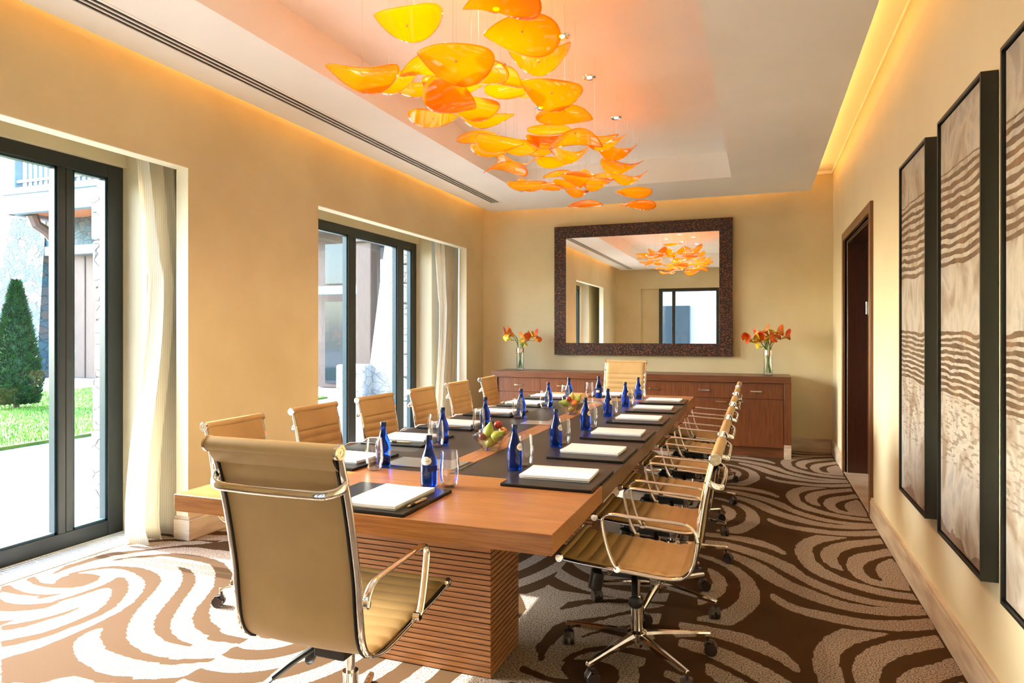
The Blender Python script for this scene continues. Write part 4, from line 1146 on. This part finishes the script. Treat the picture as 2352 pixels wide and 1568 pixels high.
place('bottle', -1.256, 2.430, TZ, R(4), 'cobalt blue water bottle with its label facing the near head chair', 'cobalt blue water bottles')
place('glass', -1.168, 2.440, TZ, 0, 'clear stemless tumbler at the near head of the table', 'clear stemless tumblers')
place('mat', -1.35, 6.535, TZ, math.pi, 'black leather desk mat at the far head of the table', 'black leather desk mats')
place('pad', -1.36, 6.53, TZ + .0125, math.pi, 'white notepad at the far head of the table', 'white notepads on the mats')
place('pen', -1.53, 6.52, TZ + .0172, R(88), 'gold ballpoint pen at the far head of the table', 'gold pens on the mats')
place('bottle', -1.44, 6.275, TZ, math.pi, 'cobalt blue water bottle at the far head of the table', 'cobalt blue water bottles')
place('glass', -1.528, 6.28, TZ, 0, 'clear stemless tumbler at the far head of the table', 'clear stemless tumblers')

# ---------------------------------------------------------------- fruit bowls
def bowl(x, y, rz, label):
    b0, b1, h, th = .036, .088, .086, .004
    def ring(h0, z): return [(-h0, -h0, z), (h0, -h0, z), (h0, h0, z), (-h0, h0, z)]
    vs = ring(b0, 0) + ring(b1, h) + ring(b1 - .003, h) + ring(b0 - .003, .010)
    fs = [(3, 2, 1, 0)] + [(i, (i + 1) % 4, 4 + (i + 1) % 4, 4 + i) for i in range(4)] + [(4 + i, 4 + (i + 1) % 4, 8 + (i + 1) % 4, 8 + i) for i in range(4)] + \
         [(8 + i, 8 + (i + 1) % 4, 12 + (i + 1) % 4, 12 + i) for i in range(4)] + [(12, 13, 14, 15)]
    o = obj('fruit_bowl', MB().add(vs, fs), M['clear_glass'], bevel=.0012)
    o.location = (x, y, TZ + .0006); o.rotation_euler = (0, 0, rz)
    tag(o, label, 'bowl', 'square glass fruit bowls')
bowl(-1.333, 3.300, R(8), 'square flared glass bowl of pears and plums, nearer of the two')
bowl(-1.350, 4.965, R(-6), 'square flared glass bowl of fruit, farther of the two')
def fruit_mat(name, a_, b_, c_=None, rough=.3):
    m, nt, b = new_mat(name)
    n = N(nt, 'ShaderNodeTexNoise', i_Scale=14.0, i_Detail=3); nt.links.new(coords(nt), n.inputs[0])
    nt.links.new(ramp(nt, n.outputs[0], [(.35, a_), (.65, b_)]), b.inputs['Base Color'])
    b.inputs['Roughness'].default_value = rough; b.inputs['Coat Weight'].default_value = .3
    return m
M['pear'] = fruit_mat('green pear skin', (0.22, 0.38, 0.05), (0.42, 0.47, 0.07), rough=.4)
M['pear_y'] = fruit_mat('yellow pear skin', (0.45, 0.42, 0.06), (0.52, 0.5, 0.12), rough=.4)
M['plum_red'] = fruit_mat('red plum skin', (0.22, 0.012, 0.012), (0.38, 0.03, 0.02))
M['plum_dark'] = fruit_mat('dark plum skin', (0.05, 0.008, 0.016), (0.12, 0.016, 0.02))
M['plum_blue'] = fruit_mat('bloomed blue plum skin', (0.02, 0.025, 0.06), (0.10, 0.11, 0.16))
M['peach'] = fruit_mat('orange red peach skin', (0.55, 0.08, 0.02), (0.7, 0.3, 0.06))
def pear(mat, loc, tilt, rz, s, label):
    pr = [(0, 0), (.012, .001), (.024, .008), (.030, .021), (.030, .034), (.025, .048), (.018, .060), (.012, .070), (.0095, .078), (.006, .083), (0, .084)]
    t = empty('pear', loc, 0, label, 'fruit', 'fruit in the glass bowls')
    t.rotation_euler = (0, tilt, rz)
    pr = [(r_ * s, (z_ - .030) * s) for r_, z_ in pr]
    cu = catmull([(r_, 0, z_) for r_, z_ in pr], 3)
    obj('flesh', MB().lathe([(max(0, p.x) if 0 < i < len(cu) - 1 else 0, p.z) for i, p in enumerate(cu)], 24), mat, t, ang=80)
    obj('stalk', MB().tube([(0, 0, .052 * s), (.002, 0, .060 * s), (.007, 0, .070 * s)], .0013, 6), M['ext_wood'], t)
def ball(name, mat, loc, r_, label):
    t = empty(name, loc, 0, label, 'fruit', 'fruit in the glass bowls')
    t.rotation_euler = (random.uniform(-.5, .5), random.uniform(-.5, .5), 0)
    pr = [(0, -.93)] + [(math.cos(a_) * (1 if a_ > -1.2 else 1), math.sin(a_) * .97) for a_ in [R(v) for v in range(-70, 71, 14)]] + [(.18, .945), (.06, .88), (0, .85)]
    obj('flesh', MB().lathe([(p * r_, q * r_) for p, q in pr], 22), mat, t, ang=80)
    obj('stalk', MB().tube([(0, 0, r_ * .84), (.0006, 0, r_ * 1.08)], .0011, 6), M['ext_wood'], t)
cr, sr = math.cos(R(20.27)), math.sin(R(20.27))
def bp(bx, by, dx, dy, z): return (bx + dx * cr - dy * sr, by + dx * sr + dy * cr, z)
B1 = (-1.333, 3.300); B2 = (-1.350, 4.965)
pear(M['pear'], bp(*B1, -.008, -.006, .793), R(100), R(60), .92, 'green pear at the bottom of the nearer bowl')
pear(M['pear'], bp(*B1, -.018, -.004, .846), R(14), R(10), 1.0, 'tall yellow-green pear standing upright on the nearer bowl')
pear(M['pear'], bp(*B1, .024, -.020, .826), R(62), R(25), .95, 'green pear lying with its stalk to the right on the nearer bowl')
ball('plum', M['plum_red'], bp(*B1, .033, .018, .880), .0225, 'shiny red plum on top of the nearer bowl')
ball('plum', M['plum_dark'], bp(*B1, -.048, -.012, .822), .0225, 'dark red plum at the left rim of the nearer bowl')
ball('plum', M['plum_blue'], bp(*B1, -.052, .034, .838), .020, 'blue-grey plum behind the dark red plum of the nearer bowl')
ball('peach', M['peach'], bp(*B1, .058, .036, .842), .024, 'orange-red peach at the right rear of the nearer bowl')
ball('plum', M['plum_dark'], bp(*B1, .004, .044, .800), .022, 'dark plum low at the rear of the nearer bowl')
pear(M['pear'], bp(*B2, -.044, -.004, .834), R(80), R(200), .95, 'green pear lying at the left rim of the farther bowl')
pear(M['pear_y'], bp(*B2, .000, .02, .868), R(15), R(0), .9, 'yellow-green pear on top of the farther bowl')
pear(M['pear'], bp(*B2, .045, .012, .858), R(35), R(10), .95, 'green pear leaning right on the farther bowl')
ball('plum', M['plum_red'], bp(*B2, -.022, -.018, .868), .020, 'dark red plum on top of the farther bowl')
ball('peach', M['peach'], bp(*B2, .020, -.022, .834), .028, 'orange-red peach in the middle of the farther bowl')
ball('peach', M['pear_y'], bp(*B2, .002, -.012, .790), .026, 'yellow fruit at the bottom of the farther bowl')

# ---------------------------------------------------------------- sideboard
SX0_, SX1_, SY0, SY1, SZ = -3.17, 0.32, 7.85, 8.40, 0.89
sb = empty('sideboard', ((SX0_ + SX1_) / 2, (SY0 + SY1) / 2, 0), 0, 'long red-brown wooden sideboard with drawers and doors under the mirror', 'sideboard')
def sp(name, mb, mat, par=None, **k): return relp(obj(name, mb, mat, par or sb, **k), sb)
FT = .072
sp('top', MB().box(SX0_, SY0, SZ - FT, SX1_, SY1, SZ), M['side_x'], bevel=.002)
for x0 in (SX0_, SX1_ - FT):
    sp('side_panel', MB().box(x0, SY0, .15, x0 + FT, SY1, SZ - FT - .0005), M['side_z'], bevel=.002)
    sp('foot', MB().box(x0, SY0, 0, x0 + FT, SY1, .1495), M['marble'], bevel=.002)
sp('carcass', MB().box(SX0_ + FT, SY0 + .045, .11, SX1_ - FT, SY1, SZ - FT), M['groove'], smooth=False)
sp('plinth', MB().box(SX0_ + FT, SY0 + .06, 0, SX1_ - FT, SY1 - .05, .11), M['side_x'], smooth=False)
n6 = 6; x0 = SX0_ + FT + .004; wd = (SX1_ - SX0_ - 2 * FT - .008) / n6
for i in range(n6):
    a_, b_ = x0 + wd * i + .0015, x0 + wd * (i + 1) - .0015
    dr = sp('drawer', MB().box(a_, SY0 + .022, .640, b_, SY0 + .045, SZ - FT - .004), M['side_z'], bevel=.0015)
    cx_ = (a_ + b_) / 2
    hd = MB().box(cx_ - .058, SY0 + .006, .716, cx_ + .058, SY0 + .012, .730).box(cx_ - .050, SY0 + .010, .719, cx_ - .044, SY0 + .024, .727).box(cx_ + .044, SY0 + .010, .719, cx_ + .050, SY0 + .024, .727)
    obj('handle', hd, M['chrome'], dr, bevel=.001)
    dd = sp('door', MB().box(a_, SY0 + .022, .112, b_, SY0 + .045, .636), M['side_z'], bevel=.0015)
    hx = b_ - .09 if i % 2 == 0 else a_ + .09
    hd = MB().box(hx - .055, SY0 + .006, .592, hx + .055, SY0 + .012, .606).box(hx - .047, SY0 + .010, .595, hx - .041, SY0 + .024, .603).box(hx + .041, SY0 + .010, .595, hx + .047, SY0 + .024, .603)
    obj('handle', hd, M['chrome'], dd, bevel=.001)

# ---------------------------------------------------------------- mirror
m, nt, b = new_mat('carved dark mirror frame')
co_ = coords(nt, (1, 1, 1))
nz = N(nt, 'ShaderNodeTexNoise', i_Scale=26.0, i_Detail=1); nt.links.new(co_, nz.inputs[0])
va = N(nt, 'ShaderNodeVectorMath', operation='MULTIPLY_ADD'); va.inputs[1].default_value = (.02, .02, .02); nt.links.new(nz.outputs['Color'], va.inputs[0]); nt.links.new(co_, va.inputs[2])
mp = N(nt, 'ShaderNodeMapping'); mp.inputs['Scale'].default_value = (46, 20, 100); mp.inputs['Rotation'].default_value = (0, R(28), 0); nt.links.new(va.outputs[0], mp.inputs[0])
vo = N(nt, 'ShaderNodeTexVoronoi', i_Scale=1.0); nt.links.new(mp.outputs[0], vo.inputs[0])
nt.links.new(ramp(nt, vo.outputs['Distance'], [(.22, (0.34, 0.11, 0.036)), (.38, (0.018, 0.006, 0.004))]), b.inputs['Base Color'])
iv = N(nt, 'ShaderNodeMath', operation='SUBTRACT'); iv.inputs[0].default_value = 1; nt.links.new(vo.outputs['Distance'], iv.inputs[1])
b.inputs['Roughness'].default_value = .4; bump(nt, b, iv.outputs[0], .6, .004)
M['carved'] = m
mr = empty('wall_mirror', (-1.407, 8.44, 1.915), 0, 'large rectangular wall mirror in a carved dark brown frame', 'mirror')
A0, A1, Z0, Z1, FW = -2.51, -.304, 1.087, 2.744, .152
def mitre(x0, x1, z0, z1, w_, y0, y1):
    o_ = [(x0, z0), (x1, z0), (x1, z1), (x0, z1)]; i_ = [(x0 + w_, z0 + w_), (x1 - w_, z0 + w_), (x1 - w_, z1 - w_), (x0 + w_, z1 - w_)]
    vs = [(x, y0 + .0, z) for x, z in o_] + [(x, y0 + .012, z) for x, z in i_] + [(x, y1, z) for x, z in o_] + [(x, y1, z) for x, z in i_]
    fs = []
    for k in range(4):
        l_ = (k + 1) % 4
        fs += [(k, l_, 4 + l_, 4 + k), (8 + k, 12 + k, 12 + l_, 8 + l_), (k, 8 + k, 8 + l_, l_), (4 + k, 4 + l_, 12 + l_, 12 + k)]
    return MB().add(vs, fs)
relp(obj('frame', mitre(A0, A1, Z0, Z1, FW, 8.385, 8.445), M['carved'], mr, bevel=.003), mr)
relp(obj('mirror_glass', MB().box(A0 + FW - .004, 8.404, Z0 + FW - .004, A1 - FW + .004, 8.410, Z1 - FW + .004), M['mirror'], mr, smooth=False), mr)

# ---------------------------------------------------------------- flower vases
m, nt, b = new_mat('water in vase'); b.inputs['Base Color'].default_value = (.9, .95, .85, 1); b.inputs['Transmission Weight'].default_value = 1; b.inputs['Roughness'].default_value = 0; b.inputs['IOR'].default_value = 1.1
def vase(x, y, label):
    t = empty('glass_vase', (x, y, SZ), 0, label, 'vase', 'glass flower vases')
    obj('glass', MB().lathe([(0, 0), (.044, 0), (.047, .004), (.047, .287), (.0455, .287), (.0455, .016), (0, .012)], 32), M['clear_glass'], t, ang=60)
    obj('silver_band', MB().lathe([(.0474, .228), (.0484, .229), (.0484, .286), (.0474, .287), (.0474, .228)], 32), M['silver'], t)
VL = (-2.865, 8.06); VR = (0.088, 8.06)
vase(*VL, 'clear glass vase with a silver band at the left end of the sideboard')
vase(*VR, 'clear glass vase with a silver band at the right end of the sideboard')
def lily_mat(name, c0, c1):
    m, nt, b = new_mat(name)
    tc = N(nt, 'ShaderNodeTexCoord'); se = N(nt, 'ShaderNodeSeparateXYZ'); nt.links.new(tc.outputs['Object'], se.inputs[0])
    mu = N(nt, 'ShaderNodeMath', operation='MULTIPLY'); mu.inputs[1].default_value = 1 / .085; nt.links.new(se.outputs['Z'], mu.inputs[0])
    nt.links.new(ramp(nt, mu.outputs[0], [(.0, (0.25, 0.42, 0.04)), (.35, c0), (.9, c1)]), b.inputs['Base Color'])
    b.inputs['Roughness'].default_value = .4; b.inputs['Subsurface Weight'].default_value = 0.15; b.inputs['Subsurface Radius'].default_value = (.01, .004, .002)
    return m
LM = {'o': lily_mat('orange calla', (0.80, 0.45, 0.04), (0.85, 0.16, 0.02)), 'y': lily_mat('yellow calla', (0.75, 0.62, 0.03), (0.90, 0.66, 0.02)), 'r': lily_mat('red orange calla', (0.8, 0.28, 0.03), (0.66, 0.05, 0.015))}
LN = {'o': 'orange', 'y': 'yellow', 'r': 'red-orange'}
def spathe():
    """calla bloom opening along +z, 85 mm long, pointed tip on +x"""
    def fn(u, v):
        a_ = u * 2 * math.pi * .94 + .19
        z = .085 * v
        r_ = .0045 + .016 * v + .027 * max(0, v - .4) ** 1.4 * 1.9
        tip = max(0, math.cos(a_ - math.pi)) ** 3
        cz = z * (1 - .28 * (1 - tip) * v) + .018 * tip * v ** 3
        r2 = r_ * (1 + .35 * tip * v ** 2)
        return (-r2 * math.cos(a_ - 0) , r2 * math.sin(a_), cz)
    return MB().grid(fn, 22, 12)
sp_mesh = None
def lily(v, dx, dz, dy, col, label, sc=1.0):
    global sp_mesh
    base_ = Vector((v[0], v[1], SZ + .03)); rnd = random.Random(int(abs(dx * 9999) + abs(dz * 777)))
    right = Vector((cr, sr, 0)); fwd = Vector((-sr, cr, 0))
    d = right * dx + fwd * dy
    foot = base_ - Vector((d.x, d.y, 0)).normalized() * .025 + Vector((rnd.uniform(-.01, .01), rnd.uniform(-.01, .01), 0))
    mouth = Vector((v[0], v[1], SZ + .285)) + Vector((d.x, d.y, 0)).normalized() * .026
    head = Vector((v[0], v[1], SZ + .285)) + d + Vector((0, 0, dz))
    outw = Vector((d.x, d.y, 0)).normalized() if d.length > .02 else Vector((0, -1, 0))
    lean = min(1.0, abs(dx) / .12 + .25)
    adir = (outw * lean + Vector((0, 0, 1.0 - .55 * lean))).normalized()
    neck = head - adir * .05 * sc
    mid = mouth.lerp(neck, .5) + Vector((0, 0, .02 + .10 * abs(dx))) - outw * .012
    path = catmull([foot, foot.lerp(mouth, .5), mouth, mid, neck], 6)
    t = empty('calla_lily', tuple(foot), 0, label, 'flower', 'calla lilies in the vases')
    st = MB().tube([p - foot for p in path], .0034, 8)
    obj('stem', st, M['stem'], t)
    if sp_mesh is None:
        o = obj('bloom', spathe(), LM[col], t, fix=False, ang=80)
        s_ = o.modifiers.new('thickness', 'SOLIDIFY'); s_.thickness = .0012
        sp_mesh = o.data
    else:
        me_ = sp_mesh.copy(); me_.materials.clear(); me_.materials.append(LM[col])
        o = bpy.data.objects.new('bloom', me_); COL.objects.link(o); o.parent = t
        s_ = o.modifiers.new('thickness', 'SOLIDIFY'); s_.thickness = .0012
    q_ = adir.to_track_quat('Z', 'X')
    o.rotation_mode = 'QUATERNION'
    from mathutils import Quaternion
    o.rotation_quaternion = q_ @ Quaternion((0, 0, 1), rnd.uniform(-2.2, 2.2))
    o.location = neck - foot - adir * .003
    o.scale = (sc, sc, sc)
fr_list = [(300, 510, 'r', 'drooping far left'), (235, 440, 'o', 'with its tip at the extreme left'), (520, 400, 'r', 'upright at the upper left'), (610, 390, 'y', 'behind the red one at the upper left'), (730, 300, 'o', 'tallest, at the top centre'),
           (600, 470, 'r', 'small, facing forward left of centre'), (505, 510, 'y', 'low on the left'), (540, 660, 'y', 'a closed bud lowest on the left'), (745, 470, 'y', 'in the middle below the tallest'), (900, 350, 'y', 'upright right of centre'),
           (860, 515, 'r', 'facing forward right of centre'), (1030, 420, 'r', 'wide open at the right'), (1110, 320, 'o', 'pale and curling at the upper right'), (1250, 420, 'r', 'reaching farthest right on a bare stem')]
for i, (px_, py_, c_, d_) in enumerate(fr_list):
    k_ = .000466
    lily(VR, (px_ - 790) * k_, (755 - py_) * k_, (-.03, .02, .04, .05, .0, -.05, -.03, -.02, -.02, .03, -.05, .01, .04, .0)[i], c_, f'{LN[c_]} calla lily in the right vase, {d_}', 1.15 if i != 7 else .7)
fl_list = [(335, 370, 'r', 'farthest left'), (430, 320, 'o', 'tip curling at the upper left'), (500, 400, 'r', 'right of the left pair'), (400, 505, 'y', 'low on the left'), (790, 450, 'o', 'rounded, in the middle'),
           (890, 490, 'r', 'pointed, right of the middle'), (760, 590, 'y', 'small and low in the middle'), (950, 440, 'y', 'behind the pointed red one'), (1040, 440, 'y', 'upright on the right'), (1145, 420, 'r', 'upright at the far right'),
           (1180, 530, 'o', 'lying level at the far right'), (880, 665, 'y', 'small, lowest on the right')]
for i, (px_, py_, c_, d_) in enumerate(fl_list):
    k_ = .000475
    lily(VL, (px_ - 735) * k_, (770 - py_) * k_, (0, .03, .02, -.03, -.01, -.05, -.03, .03, .02, .02, -.03, -.04)[i], c_, f'{LN[c_]} calla lily in the left vase, {d_}', .7 if i in (6, 11) else 1.1)

# ---------------------------------------------------------------- paintings on the right wall
def art_mat(seed, ws):
    m, nt, b = new_mat('striped abstract canvas')
    co_ = coords(nt, (1, 1, 1), loc=(0, seed * 3.1, 0)); tc = N(nt, 'ShaderNodeTexCoord'); se = N(nt, 'ShaderNodeSeparateXYZ'); nt.links.new(tc.outputs['Object'], se.inputs[0])
    def nz(sc, sy=(1, 1, 1), det=6, dist=0):
        mp_ = N(nt, 'ShaderNodeMapping'); mp_.inputs['Scale'].default_value = sy; nt.links.new(co_, mp_.inputs[0])
        n = N(nt, 'ShaderNodeTexNoise', i_Scale=sc, i_Detail=det, i_Distortion=dist); nt.links.new(mp_.outputs[0], n.inputs[0]); return n.outputs[0]
    base_ = ramp(nt, nz(5.5, (1, 1, .7), 10, 1.2), [(.34, (0.24, 0.185, 0.135)), (.44, (0.34, 0.30, 0.25)), (.54, (0.44, 0.41, 0.35)), (.64, (0.31, 0.29, 0.28)), (.74, (0.34, 0.25, 0.17))])
    def math_(op, a_, b_=None, c_=None):
        n = N(nt, 'ShaderNodeMath', operation=op)
        for i, v in enumerate((a_, b_, c_)):
            if v is None: continue
            if isinstance(v, (int, float)): n.inputs[i].default_value = v
            else: nt.links.new(v, n.inputs[i])
        return n.outputs[0]
    wob = nz(1.6, (1, 1, 1.3), 3)
    fine = nz(16, (1, .5, 2), 3)
    z_ = se.outputs['Z']
    zz = math_('ADD', math_('MULTIPLY_ADD', wob, .10, z_), math_('MULTIPLY', fine, .022))
    s1 = math_('SINE', math_('MULTIPLY', zz, 2 * math.pi / .037))
    s2 = math_('SINE', math_('MULTIPLY', zz, 2 * math.pi / .027))
    def window(lo, hi):
        a_ = math_('GREATER_THAN', zz, lo); b_ = math_('LESS_THAN', zz, hi); return math_('MULTIPLY', a_, b_)
    k1 = math_('MULTIPLY', math_('GREATER_THAN', s1, -.05), window(1.64 - 1.39 + .08, 2.02 - 1.39 + .08))
    k2 = math_('MULTIPLY', math_('GREATER_THAN', s2, -.25), window(1.08 - 1.39 + .08, 1.36 - 1.39 + .08))
    dg_c = N(nt, 'ShaderNodeMapping'); dg_c.inputs['Rotation'].default_value = (R(-24), 0, 0); dg_c.inputs['Scale'].default_value = (1, 5, 26); nt.links.new(co_, dg_c.inputs[0])
    dn = N(nt, 'ShaderNodeTexNoise', i_Scale=2.6, i_Detail=3); nt.links.new(dg_c.outputs[0], dn.inputs[0])
    k3 = math_('MULTIPLY', math_('GREATER_THAN', dn.outputs[0], .56), window(-.52, 1.08 - 1.39 + .08))
    mk = math_('MAXIMUM', math_('MAXIMUM', k1, k2), math_('MULTIPLY', k3, .55))
    brown = ramp(nt, nz(9), [(.35, (0.085, 0.052, 0.028)), (.6, (0.145, 0.095, 0.055)), (.75, (0.24, 0.12, 0.05))])
    mx_ = N(nt, 'ShaderNodeMix', data_type='RGBA'); nt.links.new(mk, mx_.inputs[0]); nt.links.new(base_, mx_.inputs[6]); nt.links.new(brown, mx_.inputs[7])
    rust = math_('MULTIPLY', math_('LESS_THAN', math_('MULTIPLY_ADD', nz(3.5), .35, z_), -.86 + .175), 1.0)
    m2_ = N(nt, 'ShaderNodeMix', data_type='RGBA'); nt.links.new(math_('MULTIPLY', rust, .7), m2_.inputs[0]); nt.links.new(mx_.outputs[2], m2_.inputs[6]); m2_.inputs[7].default_value = (0.13, 0.05, 0.02, 1)
    nt.links.new(m2_.outputs[2], b.inputs['Base Color'])
    b.inputs['Roughness'].default_value = .45
    bump(nt, b, math_('ADD', math_('MULTIPLY', mk, .5), nz(14, (1, 1, 1), 8, 2)), .5, .006)
    return m
for i, (y0, y1, d) in enumerate(((3.64, 4.27, 'farthest of the three, beside the door'), (2.79, 3.41, 'middle of the three'), (1.96, 2.585, 'cut by the picture edge'))):
    z0, z1 = .495, 2.29
    t = empty('framed_painting', (XR, (y0 + y1) / 2, (z0 + z1) / 2), 0, 'tall brown striped canvas in deep black frame, ' + d, 'painting', 'abstract canvases on the right wall')
    fx0 = XR - .055; w_ = .012
    f = MB().box(fx0, y0, z0, XR - .002, y0 + w_, z1).box(fx0, y1 - w_, z0, XR - .002, y1, z1).box(fx0, y0 + w_, z0, XR - .002, y1 - w_, z0 + w_).box(fx0, y0 + w_, z1 - w_, XR - .002, y1 - w_, z1)
    relp(obj('frame', f, M['art_frame'], t, smooth=False), t)
    cv = MB().box(XR - .044, (y0 - y1) / 2 + w_ + .006 + (y0 + y1) / 2 - t.location.y, z0 + w_ + .006 - t.location.z, XR - .01, y1 - w_ - .006 - t.location.y, z1 - w_ - .006 - t.location.z)
    cv.v = [(x - XR, y, z) for x, y, z in cv.v]
    obj('canvas', cv, art_mat(i + 1, i), t, smooth=False)
    relp(obj('backing', MB().box(XR - .03, y0 + .002, z0 + .002, XR - .004, y1 - .002, z1 - .002), M['art_frame'], t, smooth=False), t)

# ---------------------------------------------------------------- chandelier of amber petals
# each: x, y, z of the fixing, tip heading in degrees (0 = screen right of the room view), length, bend (+ = tips up), cross bend, tilt
PET = [
(-1.54,2.76,2.80,172,.31,.35,.0,16),(-1.29,2.76,2.60,188,.33,.10,-.25,24),(-1.79,2.77,2.61,182,.33,.18,-.35,8),(-1.79,3.02,2.68,-12,.31,.15,-.3,4),(-1.79,3.26,2.72,186,.30,.1,-.2,0),
(-1.54,3.26,2.70,8,.31,.05,-.3,6),(-1.54,3.26,2.60,60,.34,.25,-.1,14),(-1.54,3.50,2.67,196,.31,.0,-.3,14),(-1.54,3.74,2.67,5,.31,.1,-.25,4),(-1.79,3.52,2.62,0,.28,.1,.0,10),
(-1.54,3.00,2.72,170,.30,-.3,-.2,8),(-1.29,3.02,2.66,150,.29,-.2,-.3,10),(-1.29,3.27,2.74,30,.28,-.3,-.2,4),(-1.05,3.23,2.74,176,.31,.45,-.1,10),(-1.05,2.98,2.79,184,.34,-.15,-.2,20),
(-1.05,2.72,2.84,178,.32,-.3,-.2,6),(-1.29,3.48,2.74,-14,.29,-.1,-.25,6),(-1.29,3.73,2.78,170,.28,.2,-.05,-6),(-1.05,3.46,2.66,195,.32,.15,-.2,22),(-1.05,3.71,2.64,6,.31,-.2,-.25,10),
(-1.29,4.22,2.72,10,.29,-.1,-.2,2),(-1.05,3.95,2.58,-4,.31,-.45,-.25,8),(-1.29,4.20,2.64,-8,.29,.1,-.3,4),(-1.05,4.46,2.69,175,.30,.1,-.2,-2),(-1.05,4.70,2.72,180,.31,.3,-.2,4),
(-1.54,3.96,2.59,20,.30,.0,-.4,12),(-1.54,4.21,2.64,190,.32,-.1,-.3,8),(-1.54,4.70,2.73,185,.31,.1,-.25,4),(-1.79,4.46,2.69,12,.31,.05,-.25,4),(-1.79,4.21,2.72,-6,.30,-.2,-.15,4),
(-1.79,4.71,2.64,184,.31,-.35,-.2,4),(-1.79,4.96,2.68,8,.31,.45,-.1,0),(-1.79,5.20,2.60,-2,.31,.0,-.3,6),(-1.79,5.45,2.64,10,.31,.15,-.3,4),(-1.79,5.69,2.68,175,.30,-.1,-.2,0),
(-1.54,5.18,2.76,5,.30,.0,-.25,8),(-1.29,4.70,2.65,178,.32,.50,-.15,6),(-1.05,5.19,2.77,184,.31,.35,-.15,10),(-1.05,5.43,2.72,4,.33,.25,-.2,6),(-1.54,5.32,2.70,-10,.28,-.25,-.2,0),
(-1.29,4.95,2.59,80,.34,-.35,-.3,2),(-1.54,5.68,2.68,0,.30,.1,-.2,4),(-1.29,5.33,2.62,184,.31,-.1,-.2,0),(-1.29,5.92,2.79,-6,.29,-.1,-.15,0),(-1.05,5.67,2.67,180,.31,.35,-.15,6),
(-1.29,5.67,2.66,12,.31,.45,-.35,8),(-1.05,5.94,2.63,183,.31,-.1,-.2,10),(-1.54,5.93,2.64,182,.30,.45,-.1,6),(-1.05,6.18,2.57,184,.31,-.2,-.2,8),(-1.54,6.17,2.60,-4,.31,-.15,-.15,6)]
ch = empty('chandelier', (-1.4, 4.4, ZT), 0, 'suspended chandelier of curved amber acrylic petals hung on thin wires', 'chandelier')
def petal(Ln, bend, cross):
    nr, na = 9, 36
    vs = [None]; fs = []
    def pt(rho, a_):
        x = rho * math.cos(a_); y = rho * math.sin(a_) * (abs(math.sin(a_ / 2)) ** .62)
        X_ = x * Ln * .535; Y_ = y * Ln * .47
        z_ = bend * (X_ * X_) / (Ln * .5) * 1.0 + cross * (Y_ * Y_) / (Ln * .36) * .6 + .9 * bend * X_ * Y_ / Ln
        return (X_, Y_, z_)
    vs[0] = pt(0, 1)
    for i in range(1, nr + 1):
        for k in range(na):
            vs.append(pt(i / nr, 2 * math.pi * (k + .0) / na))
    for k in range(na): fs.append((0, 1 + k, 1 + (k + 1) % na))
    for i in range(nr - 1):
        for k in range(na):
            a_ = 1 + i * na + k; b_ = 1 + i * na + (k + 1) % na
            fs.append((a_, a_ + na, b_ + na, b_))
    return MB().add(vs, fs)
for (x, y, z, hd, Ln, bend, cross, tilt) in PET:
    o = obj('petal', petal(Ln, bend * 1.2, cross * 1.3), M['petal'], ch, fix=False, ang=180)
    s_ = o.modifiers.new('thickness', 'SOLIDIFY'); s_.thickness = .004; s_.offset = 0
    o.location = (x + 1.4, y - 4.4, z - ZT)
    # tilt shows the under side to the near end of the room
    o.rotation_euler = (Matrix.Rotation(R(20.27), 3, 'Z') @ Matrix.Rotation(R(tilt), 3, 'X').inverted() @ Matrix.Rotation(R(hd), 3, 'Z')).to_euler()
    w_ = obj('wire', MB().cyl((0, 0, 0), (0, 0, ZT - z), .0008, n=5), M['steel'], o)
    w_.rotation_euler = o.rotation_euler.to_matrix().inverted().to_euler()
    obj('fixing_screw', MB().lathe([(0, -.006), (.004, -.006), (.0055, -.002), (.0055, .003), (0, .003)], 12), M['steel'], o)
